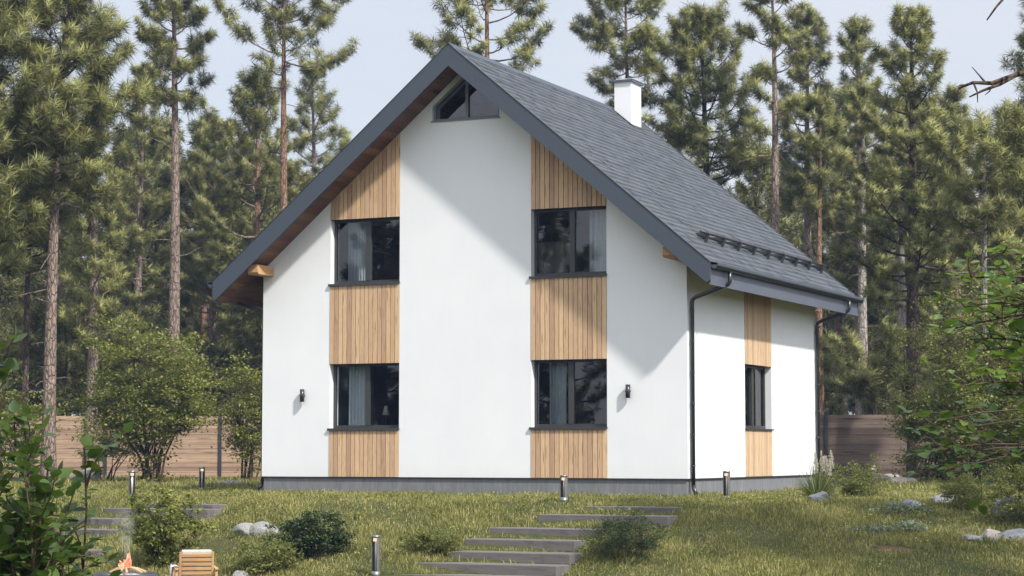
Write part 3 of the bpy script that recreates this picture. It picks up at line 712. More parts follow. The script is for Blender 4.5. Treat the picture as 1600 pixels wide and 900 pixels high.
HERO = [
 (76, 52, -70, 330, 84, 11, 'long-needled pine at the far left with a pale bare lower trunk', 11, dict(needle_l=.36, shape='round', K=150, dens=1.15, bark='bark', upsweep=.2, lean=.25)),
 (38, 55, 150, 420, 60, 6, 'thin dark-stemmed pine with dead twigs, left of the pale bare trunk', 12, dict(needle_l=.32, dead=2.2, bark='bark_d')),
 (-45, 50, -90, 420, 112, 12, 'big pine whose crown fills the upper left corner', 13, dict(needle_l=.38, shape='round', K=150, dens=1.2, bark='bark_d')),
 (142, 62, 100, 560, 50, 10, 'pine with low bright needles behind the large shrub on the left', 14, dict(needle_l=.30, shape='cone', dens=1.1)),
 (268, 64, -85, 165, 62, 11, 'tall pine with a long bare trunk rising behind the large left shrub', 15, dict(shape='tall', dens=.95, dead=1.6, bark='bark')),
 (214, 74, 96, 470, 56, 8, 'full green pine left of the tall bare-trunked one', 16, dict(shape='cone', dens=1.1)),
 (330, 78, 190, 560, 72, 8, 'shorter bushy pine between the two tall trunks on the left', 17, dict(shape='round', dens=1.1)),
 (440, 63, -95, 128, 108, 9, 'tall orange-barked pine just left of the roof, bare below its high crown', 18, dict(shape='tall', dens=.8, gap=.15, dead=1.5, bark='bark_o', upsweep=.5)),
 (396, 72, 115, 520, 66, 9, 'dense pine behind the orange-barked one', 19, dict(shape='round', dens=1.15, bark='bark_o')),
 (486, 84, 92, 420, 66, 8, 'soft hazy pine touching the left slope of the roof', 20, dict(shape='cone', dens=.9)),
 (763, 60, -140, 108, 108, 9, 'pine crown standing above the roof ridge', 21, dict(shape='tall', dens=.85, gap=.1, bark='bark_o', upsweep=.5)),
 (984, 66, -80, 170, 66, 7, 'slim pine rising directly behind the chimney', 22, dict(shape='tall', dens=.9, bark='bark')),
 (1106, 63, 20, 300, 74, 10, 'full rounded pine right of the chimney', 23, dict(shape='round', dens=1.2, bark='bark_d')),
 (1213, 60, -60, 205, 50, 10, 'tall sparse pine with a thick trunk right of the rounded one', 24, dict(shape='tall', dens=.75, gap=.1, dead=1.2, bark='bark')),
 (1268, 74, 10, 330, 52, 9, 'slender pine standing just right of the sparse thick-trunked one', 25, dict(shape='tall', dens=1.1)),
 (1346, 72, 22, 470, 62, 9, 'pine left of the broad dark-trunked one', 26, dict(shape='tall', dens=1.15, bark='bark')),
 (1430, 56, 12, 470, 96, 12, 'broad conical pine with a thick dark trunk, above the brown fence', 27, dict(shape='cone', dens=1.2, bark='bark_d', needle_l=.26)),
 (1500, 68, 135, 560, 70, 9, 'mid green pine right of the broad conical one', 28, dict(shape='cone', dens=1.1)),
 (1543, 50, 186, 400, 66, 7, 'thin pale-stemmed pine near the right edge', 29, dict(shape='round', dens=1.1, bark='bark_p', dead=2.)),
 (1607, 60, 195, 560, 60, 9, 'pine cut off by the right edge of the picture', 30, dict(shape='round', dens=1.1, bark='bark_d')),
 (1654, 52, -30, 300, 66, 10, 'pine whose branch tips show at the upper right edge', 31, dict(shape='tall', dens=.8)),
 (1369, 60, 556, 622, 74, 5, 'low young pine with bright needle clumps above the brown fence', 32, dict(shape='round', dens=1.6, bark='bark')),
 (1351, 66, 120, 330, 40, 10, 'pale thick straight trunk left of the dark trunk, seen beside the eaves', 33, dict(shape='tall', dens=.7, bark='bark_p')),
 (1283, 62, 140, 330, 36, 7, 'brown trunk standing right against the far corner of the house', 34, dict(shape='tall', dens=.7, bark='bark_o')),
 (1413, 70, 150, 380, 44, 8, 'pale narrow trunk just left of the dark trunk above the fence', 35, dict(shape='tall', dens=.7, bark='bark_p')),
]
for u, d, vt, vc, Rp, rp_, lab, sd, kw in HERO:
    pine_at(u, d, vt, vc, Rp, rp_, lab, sd, **kw)
# repeats further back: six meshes, many copies
FARM = []
for i, (H, z0, Rm, sh, bk) in enumerate([(13, 3.2, 2.4, 'cone', 'bark'), (14.5, 4.5, 2.2, 'tall', 'bark_o'), (12, 2.4, 2.5, 'round', 'bark_d'), (15, 6, 2.3, 'round', 'bark'), (10, 1.6, 2.4, 'cone', 'bark_d'), (13.5, 4.4, 2.1, 'tall', 'bark')]):
    ms = pine_mesh(100+i, H, z0, Rm, .19, needle_l=.34, K=72, w=.014, dens=1., shape=sh, dead=1., bark=bk, far=True); FARM.append((ms, H))
rf = random.Random(42)
def far_row(n, u0, u1, d0, d1, vt0, vt1, group, label, skip=None):
    for k in range(n):
        u = u0+(u1-u0)*(k+rf.uniform(.1, .9))/n; d = rf.uniform(d0, d1); vt = rf.uniform(vt0, vt1)
        if skip and skip(u): continue
        x, y = site(u, d); ms, H = FARM[rf.randrange(len(FARM))]
        h = hgt(vt, d)-g(x, y); s = h/H; sx = max(.75, min(1.35, s))
        place_tree('pine_tree', ms, x, y, label, 'pine tree', group, rf.uniform(0, 6.28), sx, s)
mid = lambda u: 530 < u < 1010
YNG = [(pine_mesh(200+i, H, z0, Rm, .06, needle_l=.32, K=80, w=.011, dens=1.1, shape='round', dead=0, bark='bark_d', far=True, kappa=1.1), H) for i, (H, z0, Rm) in enumerate([(5.2, .9, 1.5), (4.2, .6, 1.5), (6.5, 1.6, 1.7)])]
for k, u in enumerate([-30, 18, 60, 108, 165, 210, 300, 352, 398, 1255, 1310, 1392, 1448, 1490, 1530, 1580, 1640]):
    d = rf.uniform(65, 76); x, y = site(u+rf.uniform(-12, 12), d); ms, H = YNG[k % 3]; sc = rf.uniform(.75, 1.15) if u < 500 else rf.uniform(.55, .95)
    place_tree('pine_tree', ms, x, y, 'young bushy pine growing between the trunks behind the fence', 'pine tree', 'young pines behind the fences', rf.uniform(0, 6.28), sc)
far_row(16, -60, 1680, 76, 90, 150, 240, 'second row of pines in the forest', 'mid-distance pine of the hazy second row behind the front pines', mid)
far_row(24, -60, 1680, 92, 112, 190, 290, 'third row of pines in the forest', 'hazy far pine of the third row, deep in the forest', mid)
far_row(34, -80, 1700, 115, 150, 230, 340, 'deepest pines of the forest', 'bluish pine among the deepest trees of the forest', lambda u: 560 < u < 1060)

def far_wood():
    G = np.random.default_rng(5); n = 5200; u = G.uniform(-150, 1750, n); d = G.uniform(152, 182, n)
    s_ = (u-800)/F*d; x = CAM[0]+FW[0]*d+RT[0]*s_; y = CAM[1]+FW[1]*d+RT[1]*s_
    top = 13+2.2*np.sin(u*.021)+1.6*np.sin(u*.057+2)+1.2*np.sin(u*.13); z = G.uniform(.4, 1, n)**.9*top*G.uniform(.15, 1, n)**.35
    C = np.stack([x, y, z], 1); A = G.normal(size=(n, 3))*.5+[0, 0, .8]
    vs, fs = needles(C, A, np.full(n, 1.1), 26, .07, G)
    tag(link('far_wood', mesh_np('far_wood', vs, fs, M['needle_far'])), 'solid mass of far forest closing the view', 'forest', None, 'stuff')
far_wood()
# pines across the road behind the camera: the front windows mirror them
for k, (x, y) in enumerate([(-46, -44), (-41, -50), (-37, -43), (-33, -49), (-29, -42), (-26, -50), (-22, -44), (-19, -51), (-16, -44), (-12, -50), (-31, -58), (-22, -60), (-14, -58), (-40, -60)]):
    ms, H = FARM[[2, 4, 0, 2, 0, 4][k % 6]]
    place_tree('pine_tree', ms, x, y, 'pine outside the view, mirrored in the front windows', 'pine tree', 'pines mirrored in the windows', k*1.3, 1.05)

# ------------------------------------------------------------------ leafy plants
def leaf_quads(P, Nn, s, G, fold=.25, elong=1.6):
    """leaves: two triangles folded along the midrib; P positions, Nn normals, s half length"""
    n = len(P); A, U, V = frames(Nn); a = G.uniform(0, 2*np.pi, n)[:, None]
    D = U*np.cos(a)+V*np.sin(a); E_ = np.cross(A, D); s = s[:, None]
    v = [P-D*s, P+E_*s/elong+A*s*fold, P+D*s, P-E_*s/elong+A*s*fold]
    vs = np.stack(v, 1).reshape(-1, 3); b = np.arange(n)*4
    fs = np.stack([np.stack([b, b+1, b+2], 1), np.stack([b, b+2, b+3], 1)], 1).reshape(-1, 3); return vs, fs
def shrub(name, x, y, label, seed, w, h, leaf, mat, nclump, per, base=.12, nst=9, flat=.35, cl=.16, z0=.0, cat='shrub', up=.5, dz=0., stem_r=.014, form='dome', elong=1.6, group=None):
    G = np.random.default_rng(seed); r = random.Random(seed)
    e = empty(name, (x, y, g(x, y)-.02+dz), r.uniform(0, 6), label, cat, group)
    cs = []
    while len(cs) < nclump:
        p = G.normal(size=3); p /= np.linalg.norm(p); rr = G.uniform(.35, 1)**.5
        lump = 1+.28*math.sin(p[0]*4+seed)+.24*math.cos(p[1]*5+seed*2)+.2*math.sin(p[2]*7+seed)+G.uniform(-.12, .22)
        q = np.array([p[0]*w/2, p[1]*w/2, p[2]*(h-z0)/2])*rr*lump; q[2] += (h+z0)/2
        if form == 'fan':                               # narrow at the ground, wide above
            k = .35+.65*min(1, q[2]/h*1.5); q[0] *= k; q[1] *= k
        if q[2] < .03: q[2] = .03+abs(q[2])*.3
        cs.append(q)
    cs = np.array(cs)
    st = MB()
    hubs = []
    for i in range(nst):
        a = r.uniform(0, 6.28); b = Vector((math.cos(a), math.sin(a), 0))*base*r.uniform(.2, 1)
        ti = cs[r.randrange(len(cs))]; m = Vector((ti[0]*.55, ti[1]*.55, max(h*.35, ti[2]*.6)))
        pts = [Vector((b.x, b.y, -.05)), b+(m-b)*.35+Vector((r.uniform(-.03, .03), r.uniform(-.03, .03), h*.08)), m, Vector(ti)]
        st.tube(pts, [stem_r, stem_r*.8, stem_r*.55, stem_r*.2], 5, 0, False); hubs += [(pts[1]+pts[2])/2, m, (m+pts[3])/2]
    for q in cs[::max(1, len(cs)//160)]:
        qv = Vector(q); hb = min(hubs, key=lambda p_: (p_-qv).length+max(0, p_.z-qv.z)*.6); md = (hb+qv)/2+Vector((0, 0, -.04*h))
        st.tube([hb, md, qv], [stem_r*.35, stem_r*.25, stem_r*.12], 3, 0, False)
    st.build('stem', M['twig'], e)
    P = np.repeat(cs, per, 0)+G.normal(size=(nclump*per, 3))*np.array([cl, cl, cl*flat])
    P[:, 2] = np.maximum(P[:, 2], .02)
    N_ = G.normal(size=P.shape)*.8; N_[:, 2] = np.abs(N_[:, 2])+up
    vs, fs = leaf_quads(P, N_, leaf*G.uniform(.6, 1.15, len(P)), G, elong=elong)
    link('foliage', mesh_np('foliage', vs, fs, M[mat]), e); return e
def shrub_at(u, v, d=None, **k):
    """stand a shrub on the lawn where image point (u, v) meets the ground"""
    if d is None:
        d = ground_d(u, v)
    x, y = site(u, d); return shrub(x=x, y=y, **k)
def ground_d(u, v):
    lo = 26.
    for d in np.arange(26, 90, .05):
        x, y = site(u, d)
        if hgt(v, d) <= g(x, y) + .0: lo = d; break
    for d in np.arange(28.5, 90, .05):
        x, y = site(u, d)
        if g(x, y) >= hgt(v, d): return float(d)
    return 70.
shrub_at(238, 741, 54, name='large_shrub', label='large multi-stemmed leafy shrub in front of the pale fence', seed=3, w=3.5, h=3.9, leaf=.05, mat='leaf', nclump=340, per=64, base=.35, nst=13, cl=.19, z0=.55, stem_r=.035, form='fan')
shrub_at(388, 741, 56, name='large_shrub', label='upright leafy shrub beside the left corner of the house', seed=4, w=1.9, h=3.1, leaf=.045, mat='leaf', nclump=170, per=50, base=.25, nst=9, cl=.17, z0=.5, stem_r=.03, form='fan')
shrub_at(172, 741, 57, name='large_shrub', label='lower leafy shrub left of the large multi-stemmed one', seed=5, w=1.5, h=1.9, leaf=.045, mat='leaf', nclump=70, per=50, base=.25, nst=6, cl=.17, z0=.7, stem_r=.02, form='fan')
shrub_at(8, 735, 53, name='large_shrub', label='leafy shrub behind the foreground branches at the left edge', seed=6, w=2.6, h=2.6, leaf=.045, mat='leaf', nclump=120, per=50, base=.25, nst=8, cl=.18, z0=.2, stem_r=.025)
for i, (u, d, w_, h_, lab, mat_) in enumerate([
   (1462, 52, 2.0, 3.1, 'leafy shrub overlapping the right end of the brown fence', 'leaf'),
   (1520, 50, 2.2, 4.2, 'tall leafy shrub around the thin pale pine stem', 'leaf'),
   (1590, 48, 2.4, 3.6, 'leafy shrub at the right edge of the lawn', 'leaf'),
   (1650, 50, 3.0, 5.0, 'tall leafy shrub just beyond the right edge', 'leaf')]):
    shrub_at(u, 740, d, name='large_shrub', label=lab, seed=20+i, w=w_, h=h_, leaf=.042, mat=mat_, nclump=int(70*w_*h_**.5), per=50, base=.3, nst=9, cl=.18, z0=.1, stem_r=.025)
# low plants on the lawn
LOW = [
 # u, v base, width m, height m, leaf, material, label, extra
 (250, 882, 1.12, 1.02, .030, 'leaf', 'rounded leafy bush behind the wooden garden chair', dict(nclump=210, per=42, form='fan', nst=8)),
 (488, 866, 1.05, .60, .026, 'leaf_d', 'dark round bush between the pale stones and the front bollard', dict(nclump=190, per=42)),
 (418, 893, .75, .48, .026, 'leaf_y', 'pale green bush below the dark round one', dict(nclump=110, per=36)),
 (672, 862, .70, .36, .024, 'leaf_y', 'small yellowish bush left of the stone steps', dict(nclump=90, per=34, )),
 (982, 870, 1.18, .66, .020, 'leaf_d', 'spreading dark spruce bush right of the stone steps', dict(nclump=230, per=44, elong=3.2)),
 (1338, 779, .95, .62, .024, 'leaf_y', 'bright leafy bush between the spiky grass and the far right bollard', dict(nclump=120, per=36)),
 (1396, 745, 1.25, .75, .026, 'leaf_y', 'light green bush in front of the brown fence', dict(nclump=120, per=36)),
 (1508, 793, .95, .50, .022, 'leaf_y', 'low bush growing over the blue-grey rock', dict(nclump=110, per=36)),
 (1598, 815, .9, 1.0, .022, 'leaf', 'bush at the lower right edge beside the cracked rock', dict(nclump=160, per=40)),
 (1440, 742, 1.0, .7, .026, 'leaf_y', 'yellow-green bush at the foot of the broad-leaved branches', dict(nclump=90, per=34)),
 (1578, 752, 1.3, .7, .024, 'leaf_y', 'tufted yellow bush behind the small warm rock', dict(nclump=110, per=34)),
 (1360, 830, .7, .14, .026, 'leaf_s', 'flat silvery plant on the open lawn at the right', dict(nclump=26, per=16, flat=.3)),
 (1420, 828, .65, .13, .026, 'leaf_s', 'second silvery plant, nearer to the flat rocks', dict(nclump=24, per=16, flat=.3)),
 (1405, 800, .8, .16, .024, 'leaf_s', 'silvery plant below the blue-white stone', dict(nclump=24, per=16, flat=.3)),
]
for i, (u, v, w_, h_, lf, mt, lab, kw) in enumerate(LOW):
    k = dict(base=.08, nst=9, cl=.05, stem_r=.007, flat=.6); k.update(kw)
    shrub_at(u, v, name='bush' if h_ > .2 else 'ground_plant', label=lab, seed=40+i, w=w_, h=h_, leaf=lf, mat=mt, cat='bush' if h_ > .2 else 'plant', **k)
def spiky(name, u, v, label, seed, n, L_, mat, w=.012, spread=1., plumes=0, d=None):
    d = d or ground_d(u, v); x, y = site(u, d); G = np.random.default_rng(seed)
    e = empty(name, (x, y, g(x, y)-.02), 0, label, 'plant')
    a = G.uniform(0, 2*np.pi, n); el = np.arccos(G.uniform(.12, 1, n)**(1/spread)); l = L_*G.uniform(.55, 1.1, n)
    dr = np.stack([np.cos(a)*np.sin(el), np.sin(a)*np.sin(el), np.cos(el)], 1); side = np.stack([-np.sin(a), np.cos(a), np.zeros(n)], 1)
    b = np.stack([np.cos(a), np.sin(a), np.zeros(n)], 1)*G.uniform(0, .10, n)[:, None]
    segs = 5; rows = []
    for k in range(segs+1):
        t = k/segs; c = b+dr*(l*t)[:, None]; c[:, 2] -= l*.42*t*t*np.sin(el); c[:, 2] = np.maximum(c[:, 2], .01)
        ww = w*(1-t)**.6+.0008; rows += [c-side*ww, c+side*ww]
    V_ = np.stack(rows, 1).reshape(-1, 3); o = np.arange(n)[:, None]*(2*(segs+1)); fs = []
    for k in range(segs): fs.append(np.concatenate([o+2*k, o+2*k+1, o+2*k+3, o+2*k+2], 1))
    link('blades', mesh_np('blades', V_, np.concatenate(fs), M[mat]), e)
    if plumes:
        q = MB(); P = []; 
        for k in range(plumes):
            a_ = G.uniform(0, 6.28); r_ = G.uniform(.05, .30); top = Vector((math.cos(a_)*r_+.18*abs(RT[0]), math.sin(a_)*r_+.05, L_*G.uniform(.72, .98)))
            q.tube([(top.x*.2, top.y*.2, 0), (top.x*.6, top.y*.6, top.z*.6), tuple(top)], [.005, .004, .003], 4, 0, False)
            for j in range(150):
                t = G.uniform(); P.append(tuple(top+Vector((G.normal()*.022*(1-t*.8), G.normal()*.022*(1-t*.8), (t-.5)*.26))))
        q.build('stalk', M['reed'], e)
        P = np.array(P); vs, fs = leaf_quads(P, np.random.default_rng(1).normal(size=P.shape)*[1, 1, .3], np.full(len(P), .016), G, elong=3)
        link('plume', mesh_np('plume', vs, fs, M['plume']), e)
spiky('spiky_grass', 1276, 781, 'arching spiky grass clump with pale feathery plumes at the house corner', 3, 420, .78, 'reed', plumes=13)
spiky('spiky_grass', 1537, 748, 'small upright blue-green spiky plant by the small warm rock', 4, 34, .62, 'leaf_s', w=.013, spread=4.)
for i, (u, v, n, l) in enumerate([(1415, 742, 150, .5), (1448, 747, 170, .6), (1486, 748, 170, .65), (1560, 748, 200, .7), (1590, 756, 190, .65), (1345, 775, 120, .42), (372, 838, 60, .22), (425, 840, 60, .2), (1300, 790, 70, .24), (1540, 848, 70, .24), (1390, 764, 60, .25), (1440, 792, 50, .2)]):
    spiky('tall_grass_tuft', u, v, ['tall grass tuft just right of the light green bush', 'tall grass tuft under the broad-leaved branch', 'tall grass tuft at the foot of the tall right shrub', 'tall grass tuft right of the blue-green spiky plant', 'tall grass tuft at the right edge behind the bush', 'short grass tuft beside the far right bollard', 'grass tuft in front of the left pale boulder on the slope', 'grass tuft in front of the right pale boulder on the slope', 'grass tuft beside the cracked rock under the spiky grass', 'grass tuft before the lower right row of rocks', 'grass tuft before the large flat boulder', 'grass tuft beside the small stone alone in the right lawn'][i], 60+i, n, l, 'reed', w=.006, spread=2.2)

# ------------------------------------------------------------------ stone steps
STEPS = []
def step(x0, x1, y0, y1, zt, label, group):
    r = random.Random(int(x0*100)); h = .15
    q = MB(); nx_ = 14
    # slab with slightly uneven, worn edges
    top = []; bot = []
    ring_ = [(x0+(x1-x0)*i/nx_, y0) for i in range(nx_+1)]+[(x1, y0+(y1-y0)*j/3) for j in range(1, 4)]+[(x1-(x1-x0)*i/nx_, y1) for i in range(1, nx_+1)]+[(x0, y1-(y1-y0)*j/3) for j in range(1, 3)]
    xc, yc = (x0+x1)/2, (y0+y1)/2
    ring_ = [(a-xc+r.uniform(-.008, .008), b-yc+r.uniform(-.008, .008)) for a, b in ring_]
    q.prism(ring_, 'z', -h, 0, 0)
    o = q.build('stone_step', M['plank'], None, (xc, yc, zt), 0, .008); tag(o, label, 'step', group); STEPS.append((x0, x1, y0, y1, zt))
def step_px(u0, u1, v, depth_, label, group, lift=.06):
    um = (u0+u1)/2; d = 29.
    while d < 37:                                        # front edge stands proud of the slope, back edge meets it
        xm, ym = site(um, d); zt = g(xm, ym+depth_)+.022
        if zt >= hgt(v, d): break
        d += .02
    xa, ya = site(u0, d); xb, yb = site(u1, d)
    yc = (ya+yb)/2
    hw_ = (xb-xa)/2*1.10; step((xa+xb)/2-hw_, (xa+xb)/2+hw_, yc, yc+depth_, zt, label, group)
G1 = 'stone steps climbing to the house'
for a in [(906, 1060, 791, .42, 'uppermost grey step, half sunk in the grass'), (831, 1050, 804, .42, 'longest dark-edged step, second from the top'), (754, 947, 825, .42, 'third step from the top of the main flight'),
          (716, 905, 842, .42, 'fourth step from the top of the main flight'), (693, 899, 862, .45, 'fifth step with a deep black gap under it'), (640, 880, 880, .45, 'sixth step of the main flight with moss on it'), (609, 842, 898, .45, 'lowest step of the main flight at the bottom edge')]:
    step_px(*a, G1)
G2 = 'stone steps going down on the left'
for a in [(206, 345, 787, .42, 'highest of the left steps, behind the rounded bush'), (147, 340, 794, .42, 'second of the left steps'), (92, 186, 809, .42, 'third left step, beside the foreground leaves'), (84, 182, 826, .42, 'fourth left step above a dark gap'), (78, 150, 858, .42, 'lowest left step, nearly hidden by the foreground leaves')]:
    step_px(*a, G2)

# ------------------------------------------------------------------ bollard lights
def bollard(u, v, hpx, label, rz):
    d = ground_d(u, v); x, y = site(u, d); h = hpx*d/F+.03
    b = empty('bollard_light', (x, y, g(x, y)-.03), rz, label, 'bollard light', 'bollard lights along the lawn')
    h += .0; r = .062
    q = MB(); q.tube([(0, 0, 0), (0, 0, .10)], r, 24); q.tube([(0, 0, h-.035), (0, 0, h)], r, 24)
    n = 20; vs = []; a0, a1 = R(55), R(305)                # open shell wrapping the reflector
    for z in (.10, h-.035):
        for rr in (r, r-.006):
            for k in range(n+1): a = a0+(a1-a0)*k/n; vs.append((rr*math.cos(a), rr*math.sin(a), z))
    m = n+1; fs = []
    for k in range(n): fs += [(k, k+1, 2*m+k+1, 2*m+k), (m+k, 3*m+k, 3*m+k+1, m+k+1)]
    fs += [(0, 2*m, 3*m, m), (n, m+n, 3*m+n, 2*m+n)]; q.add(vs, fs, 0, True); q.build('housing', M['bollard'], b)
    q = MB(); q.tube([(-.012, 0, .10), (-.012, 0, h-.05)], .022, 12); q.build('reflector', M['lamp_in'], b)
    q = MB(); q.tube([(.012, 0, h-.085), (.012, 0, h-.04)], .030, 16); q.build('lamp', M['lamp_glow'], b)
RZ = YAW-math.pi/2
for u, v, hp, lab, a in [(207, 779, 44, 'bollard light on the left lawn in front of the pale fence', .25), (316, 766, 37, 'bollard light between the large shrub and the left house corner', .1), (881, 783, 41, 'bollard light in front of the lower right front window', -.75),
      (1135, 780, 45, 'bollard light by the downspout at the near house corner', -.7), (1241, 767, 37, 'bollard light beside the spiky grass', -.7), (1364, 762, 35, 'bollard light farthest right, beside the pale boulders', -.7), (588, 899, 63, 'nearest bollard light, left of the lowest step', -.65)]:
    bollard(u, v, hp, lab, RZ+a)

# ------------------------------------------------------------------ rocks
def rock(u, v, wpx, hpx, mat, label, seed, dratio=.7, flat=0., rz=0., tilt=0., sharp=.5):
    import bmesh
    from mathutils import noise
    d = ground_d(u, v); x, y = site(u, d); w_ = wpx*d/F; h_ = hpx*d/F
    b = bmesh.new(); bmesh.ops.create_icosphere(b, subdivisions=4, radius=1)
    r = random.Random(seed); planes = [(Vector((r.gauss(0, 1), r.gauss(0, 1), r.gauss(.2, .8))).normalized(), r.uniform(.62, .9)) for _ in range(9)]
    for v_ in b.verts:
        c = v_.co.copy()
        for n_, k in planes:
            t = c.dot(n_)-k
            if t > 0: c -= n_*t*sharp*1.6 if sharp < .6 else n_*t
        c *= 1+.12*noise.noise(c*1.7+Vector((seed, 0, 0)))+.035*noise.noise(c*6)+.012*noise.noise(c*15)
        c.x *= w_/2; c.y *= w_/2*dratio; c.z = (c.z*.62+.38)*h_*1.0
        c.z += tilt*c.x
        v_.co = c
    me = bpy.data.meshes.new('rock'); b.to_mesh(me); b.free(); me.materials.append(M[mat])
    me.polygons.foreach_set('use_smooth', [sharp < .6]*len(me.polygons))
    tag(link('rock', me, None, (x, y, g(x, y)-.045), YAW+rz), label, 'rock')
for i, a in enumerate([
  (133, 752, 58, 23, 'rock', 'grey wedge-shaped rock in front of the pale fence', .6, .35, .8),
  (362, 760, 66, 15, 'rock', 'long low rock left of the house corner', .6, .0, .5), (388, 832, 48, 22, 'rock', 'left of the two pale boulders on the slope', .8, 0, .4),
  (414, 832, 50, 24, 'rock', 'right of the two pale boulders on the slope', .8, 0, .4), (378, 903, 36, 20, 'rock', 'grey stone at the bottom edge beside the garden chair', .8, 0, .5),
  (1279, 783, 34, 22, 'rock_b', 'cracked blue-white rock under the spiky grass', .8, 0, .9), (1380, 757, 26, 20, 'rock_w', 'small upright pale boulder beside the far right bollard', .8, 0, .4), (1409, 760, 64, 19, 'rock_w', 'large smooth flat pale boulder in front of the brown fence', .7, 0, .3), (1390, 753, 36, 18, 'rock_w', 'pale boulder behind the large flat one', .7, 0, .4),
  (1424, 789, 36, 15, 'rock_b', 'small blue-white stone alone in the right lawn', .8, 0, .5), (1468, 787, 44, 22, 'rock_b', 'blue-grey rock with a low bush growing over it', .8, .15, .9),
  (1572, 803, 48, 34, 'rock_b', 'cracked white and blue rock at the right edge', .8, .1, .9), (1518, 842, 42, 14, 'rock_b', 'left flat rock of the lower right row', .8, 0, .8), (1545, 840, 42, 20, 'rock_w', 'middle rounded rock of the lower right row', .8, 0, .6), (1584, 840, 52, 22, 'rock_b', 'right slab-like rock of the lower right row', .8, .12, .9),
  (1534, 758, 32, 12, 'rock_w', 'small warm rock beside the blue-green spiky plant', .8, 0, .4)]):
    rock(a[0], a[1], a[2], a[3], a[4], a[5], 70+i, a[6], 0, rnd.uniform(-.2, .2), a[7], a[8])
# patch of bare soil
d_ = ground_d(1398, 857); x_, y_ = site(1398, d_)
q = MB(); n = 40; pl = []
for k in range(n): a = 2*math.pi*k/n; rr = 1+.18*math.sin(a*3+1)+.12*math.sin(a*5); px, py = x_+.34*rr*math.cos(a), y_+.16*rr*math.sin(a); pl.append((px, py, g(px, py)+.006))
q.add(pl, [list(range(n))]); tag(q.build('bare_soil', M['dirt']), kind='structure')
PATCH = (x_, y_)

# ------------------------------------------------------------------ fire pit, chair
DP = 28.4; px_, py_ = site(199, DP); zp = g(px_, py_)
pit = empty('fire_pit', (px_, py_, zp), 0, 'round dark steel fire pit bowl at the bottom left', 'fire pit')
hz = hgt(893, DP)-zp; rr = .425
q = MB(); prof = [(rr*.55, 0), (rr*.80, .06), (rr, hz*.5), (rr, hz), (rr-.03, hz), (rr-.04, hz-.07)]; n = 48; vs = []; fs = []
for pr_, pz in prof:
    for k in range(n): vs.append((pr_*math.cos(2*math.pi*k/n), pr_*math.sin(2*math.pi*k/n), pz))
for j in range(len(prof)-1):
    for k in range(n): k2 = (k+1) % n; fs.append((j*n+k, j*n+k2, (j+1)*n+k2, (j+1)*n+k))
q.add(vs, fs, 0, True); q.build('bowl', M['pit'], pit)
q = MB(); vs = [(0, 0, hz+.0)]; 
for ring_r in (.15, .28, .385):
    for k in range(24): a = 2*math.pi*k/24; vs.append((ring_r*math.cos(a), ring_r*math.sin(a), hz-.005-(ring_r*.10)+.012*math.sin(a*5+ring_r*20)))
fs = [(0, 1+k, 1+(k+1) % 24) for k in range(24)]
for j in range(2):
    for k in range(24): k2 = (k+1) % 24; fs.append((1+j*24+k, 1+(j+1)*24+k, 1+(j+1)*24+k2, 1+j*24+k2))
q.add(vs, fs, 0, True); q.build('ash', M['ash'], pit)
r_ = random.Random(5)
for k in range(9):
    a = 2*math.pi*k/9+r_.uniform(-.2, .2); q = MB(); L1 = r_.uniform(.20, .28); o = Vector((math.cos(a)*.04, math.sin(a)*.04, hz+.08)); e_ = Vector((math.cos(a)*L1, math.sin(a)*L1, hz+.01))
    q.tube([e_, (o+e_)/2+Vector((0, 0, .01)), o], [.016, .019, .015], 5, 0, True, False)
    lg = q.build('firewood', M['log']); lg.location = (px_, py_, zp); tag(lg, 'split logs leaning together in the fire pit', 'firewood', 'firewood in the fire pit')
q = MB()
for k in range(9):
    a = r_.uniform(0, 6.28); b = Vector((math.cos(a)*.05, math.sin(a)*.05, hz+.08)); h_ = r_.uniform(.08, .2); tw = r_.uniform(-.04, .04)
    q.tube([b, b+Vector((tw, -tw*.5, h_*.35)), b+Vector((-tw*.4, tw, h_*.7)), b+Vector((tw*.8, tw*.4, h_))], [.030, .034, .018, .002], 8, 0, False)
fl = q.build('flames', M['flame']); fl.location = (px_, py_, zp); tag(fl, 'small pink-orange flames rising from the fire pit', 'fire')
# smoke: a small soft column of air above the fire
n = NT('smoke'); n.m.use_nodes = True
pv = n.n('VolumePrincipled'); pv.inputs['Color'].default_value = (.8, .82, .85, 1)
vec = n.coord((1, 1, 1)); sx_ = n.n('SeparateXYZ', i0=vec)
rad_ = n.math('SQRT', n.math('ADD', n.math('POWER', sx_.outputs[0], 2.), n.math('POWER', sx_.outputs[1], 2.)))
lim = n.math('ADD', n.math('MULTIPLY', sx_.outputs[2], .22), .05)
fall = n.math('MAXIMUM', n.math('SUBTRACT', 1., n.math('DIVIDE', rad_, lim)), 0.)
vert = n.math('MAXIMUM', n.math('SUBTRACT', 1., n.math('DIVIDE', sx_.outputs[2], .75)), 0.)
dn_ = n.math('MULTIPLY', n.math('MULTIPLY', fall, vert), n.math('MULTIPLY', n.ramp(n.noise(7, 4, .6, vec, 1), [(.42, (0, 0, 0)), (.62, (1, 1, 1))]), 9.))
n.t.links.new(dn_, pv.inputs['Density']); n.t.links.new(pv.outputs[0], n.out.inputs['Volume'])
M['smoke'] = n.m
q = MB(); q.tube([(0, 0, 0), (0, 0, .4), (0, 0, .8)], [.07, .15, .24], 16)
sm_ = q.build('smoke', M['smoke'], None, (px_, py_, zp+hz+.16)); tag(sm_, 'thin grey smoke drifting up from the fire pit', 'smoke', None, 'stuff')

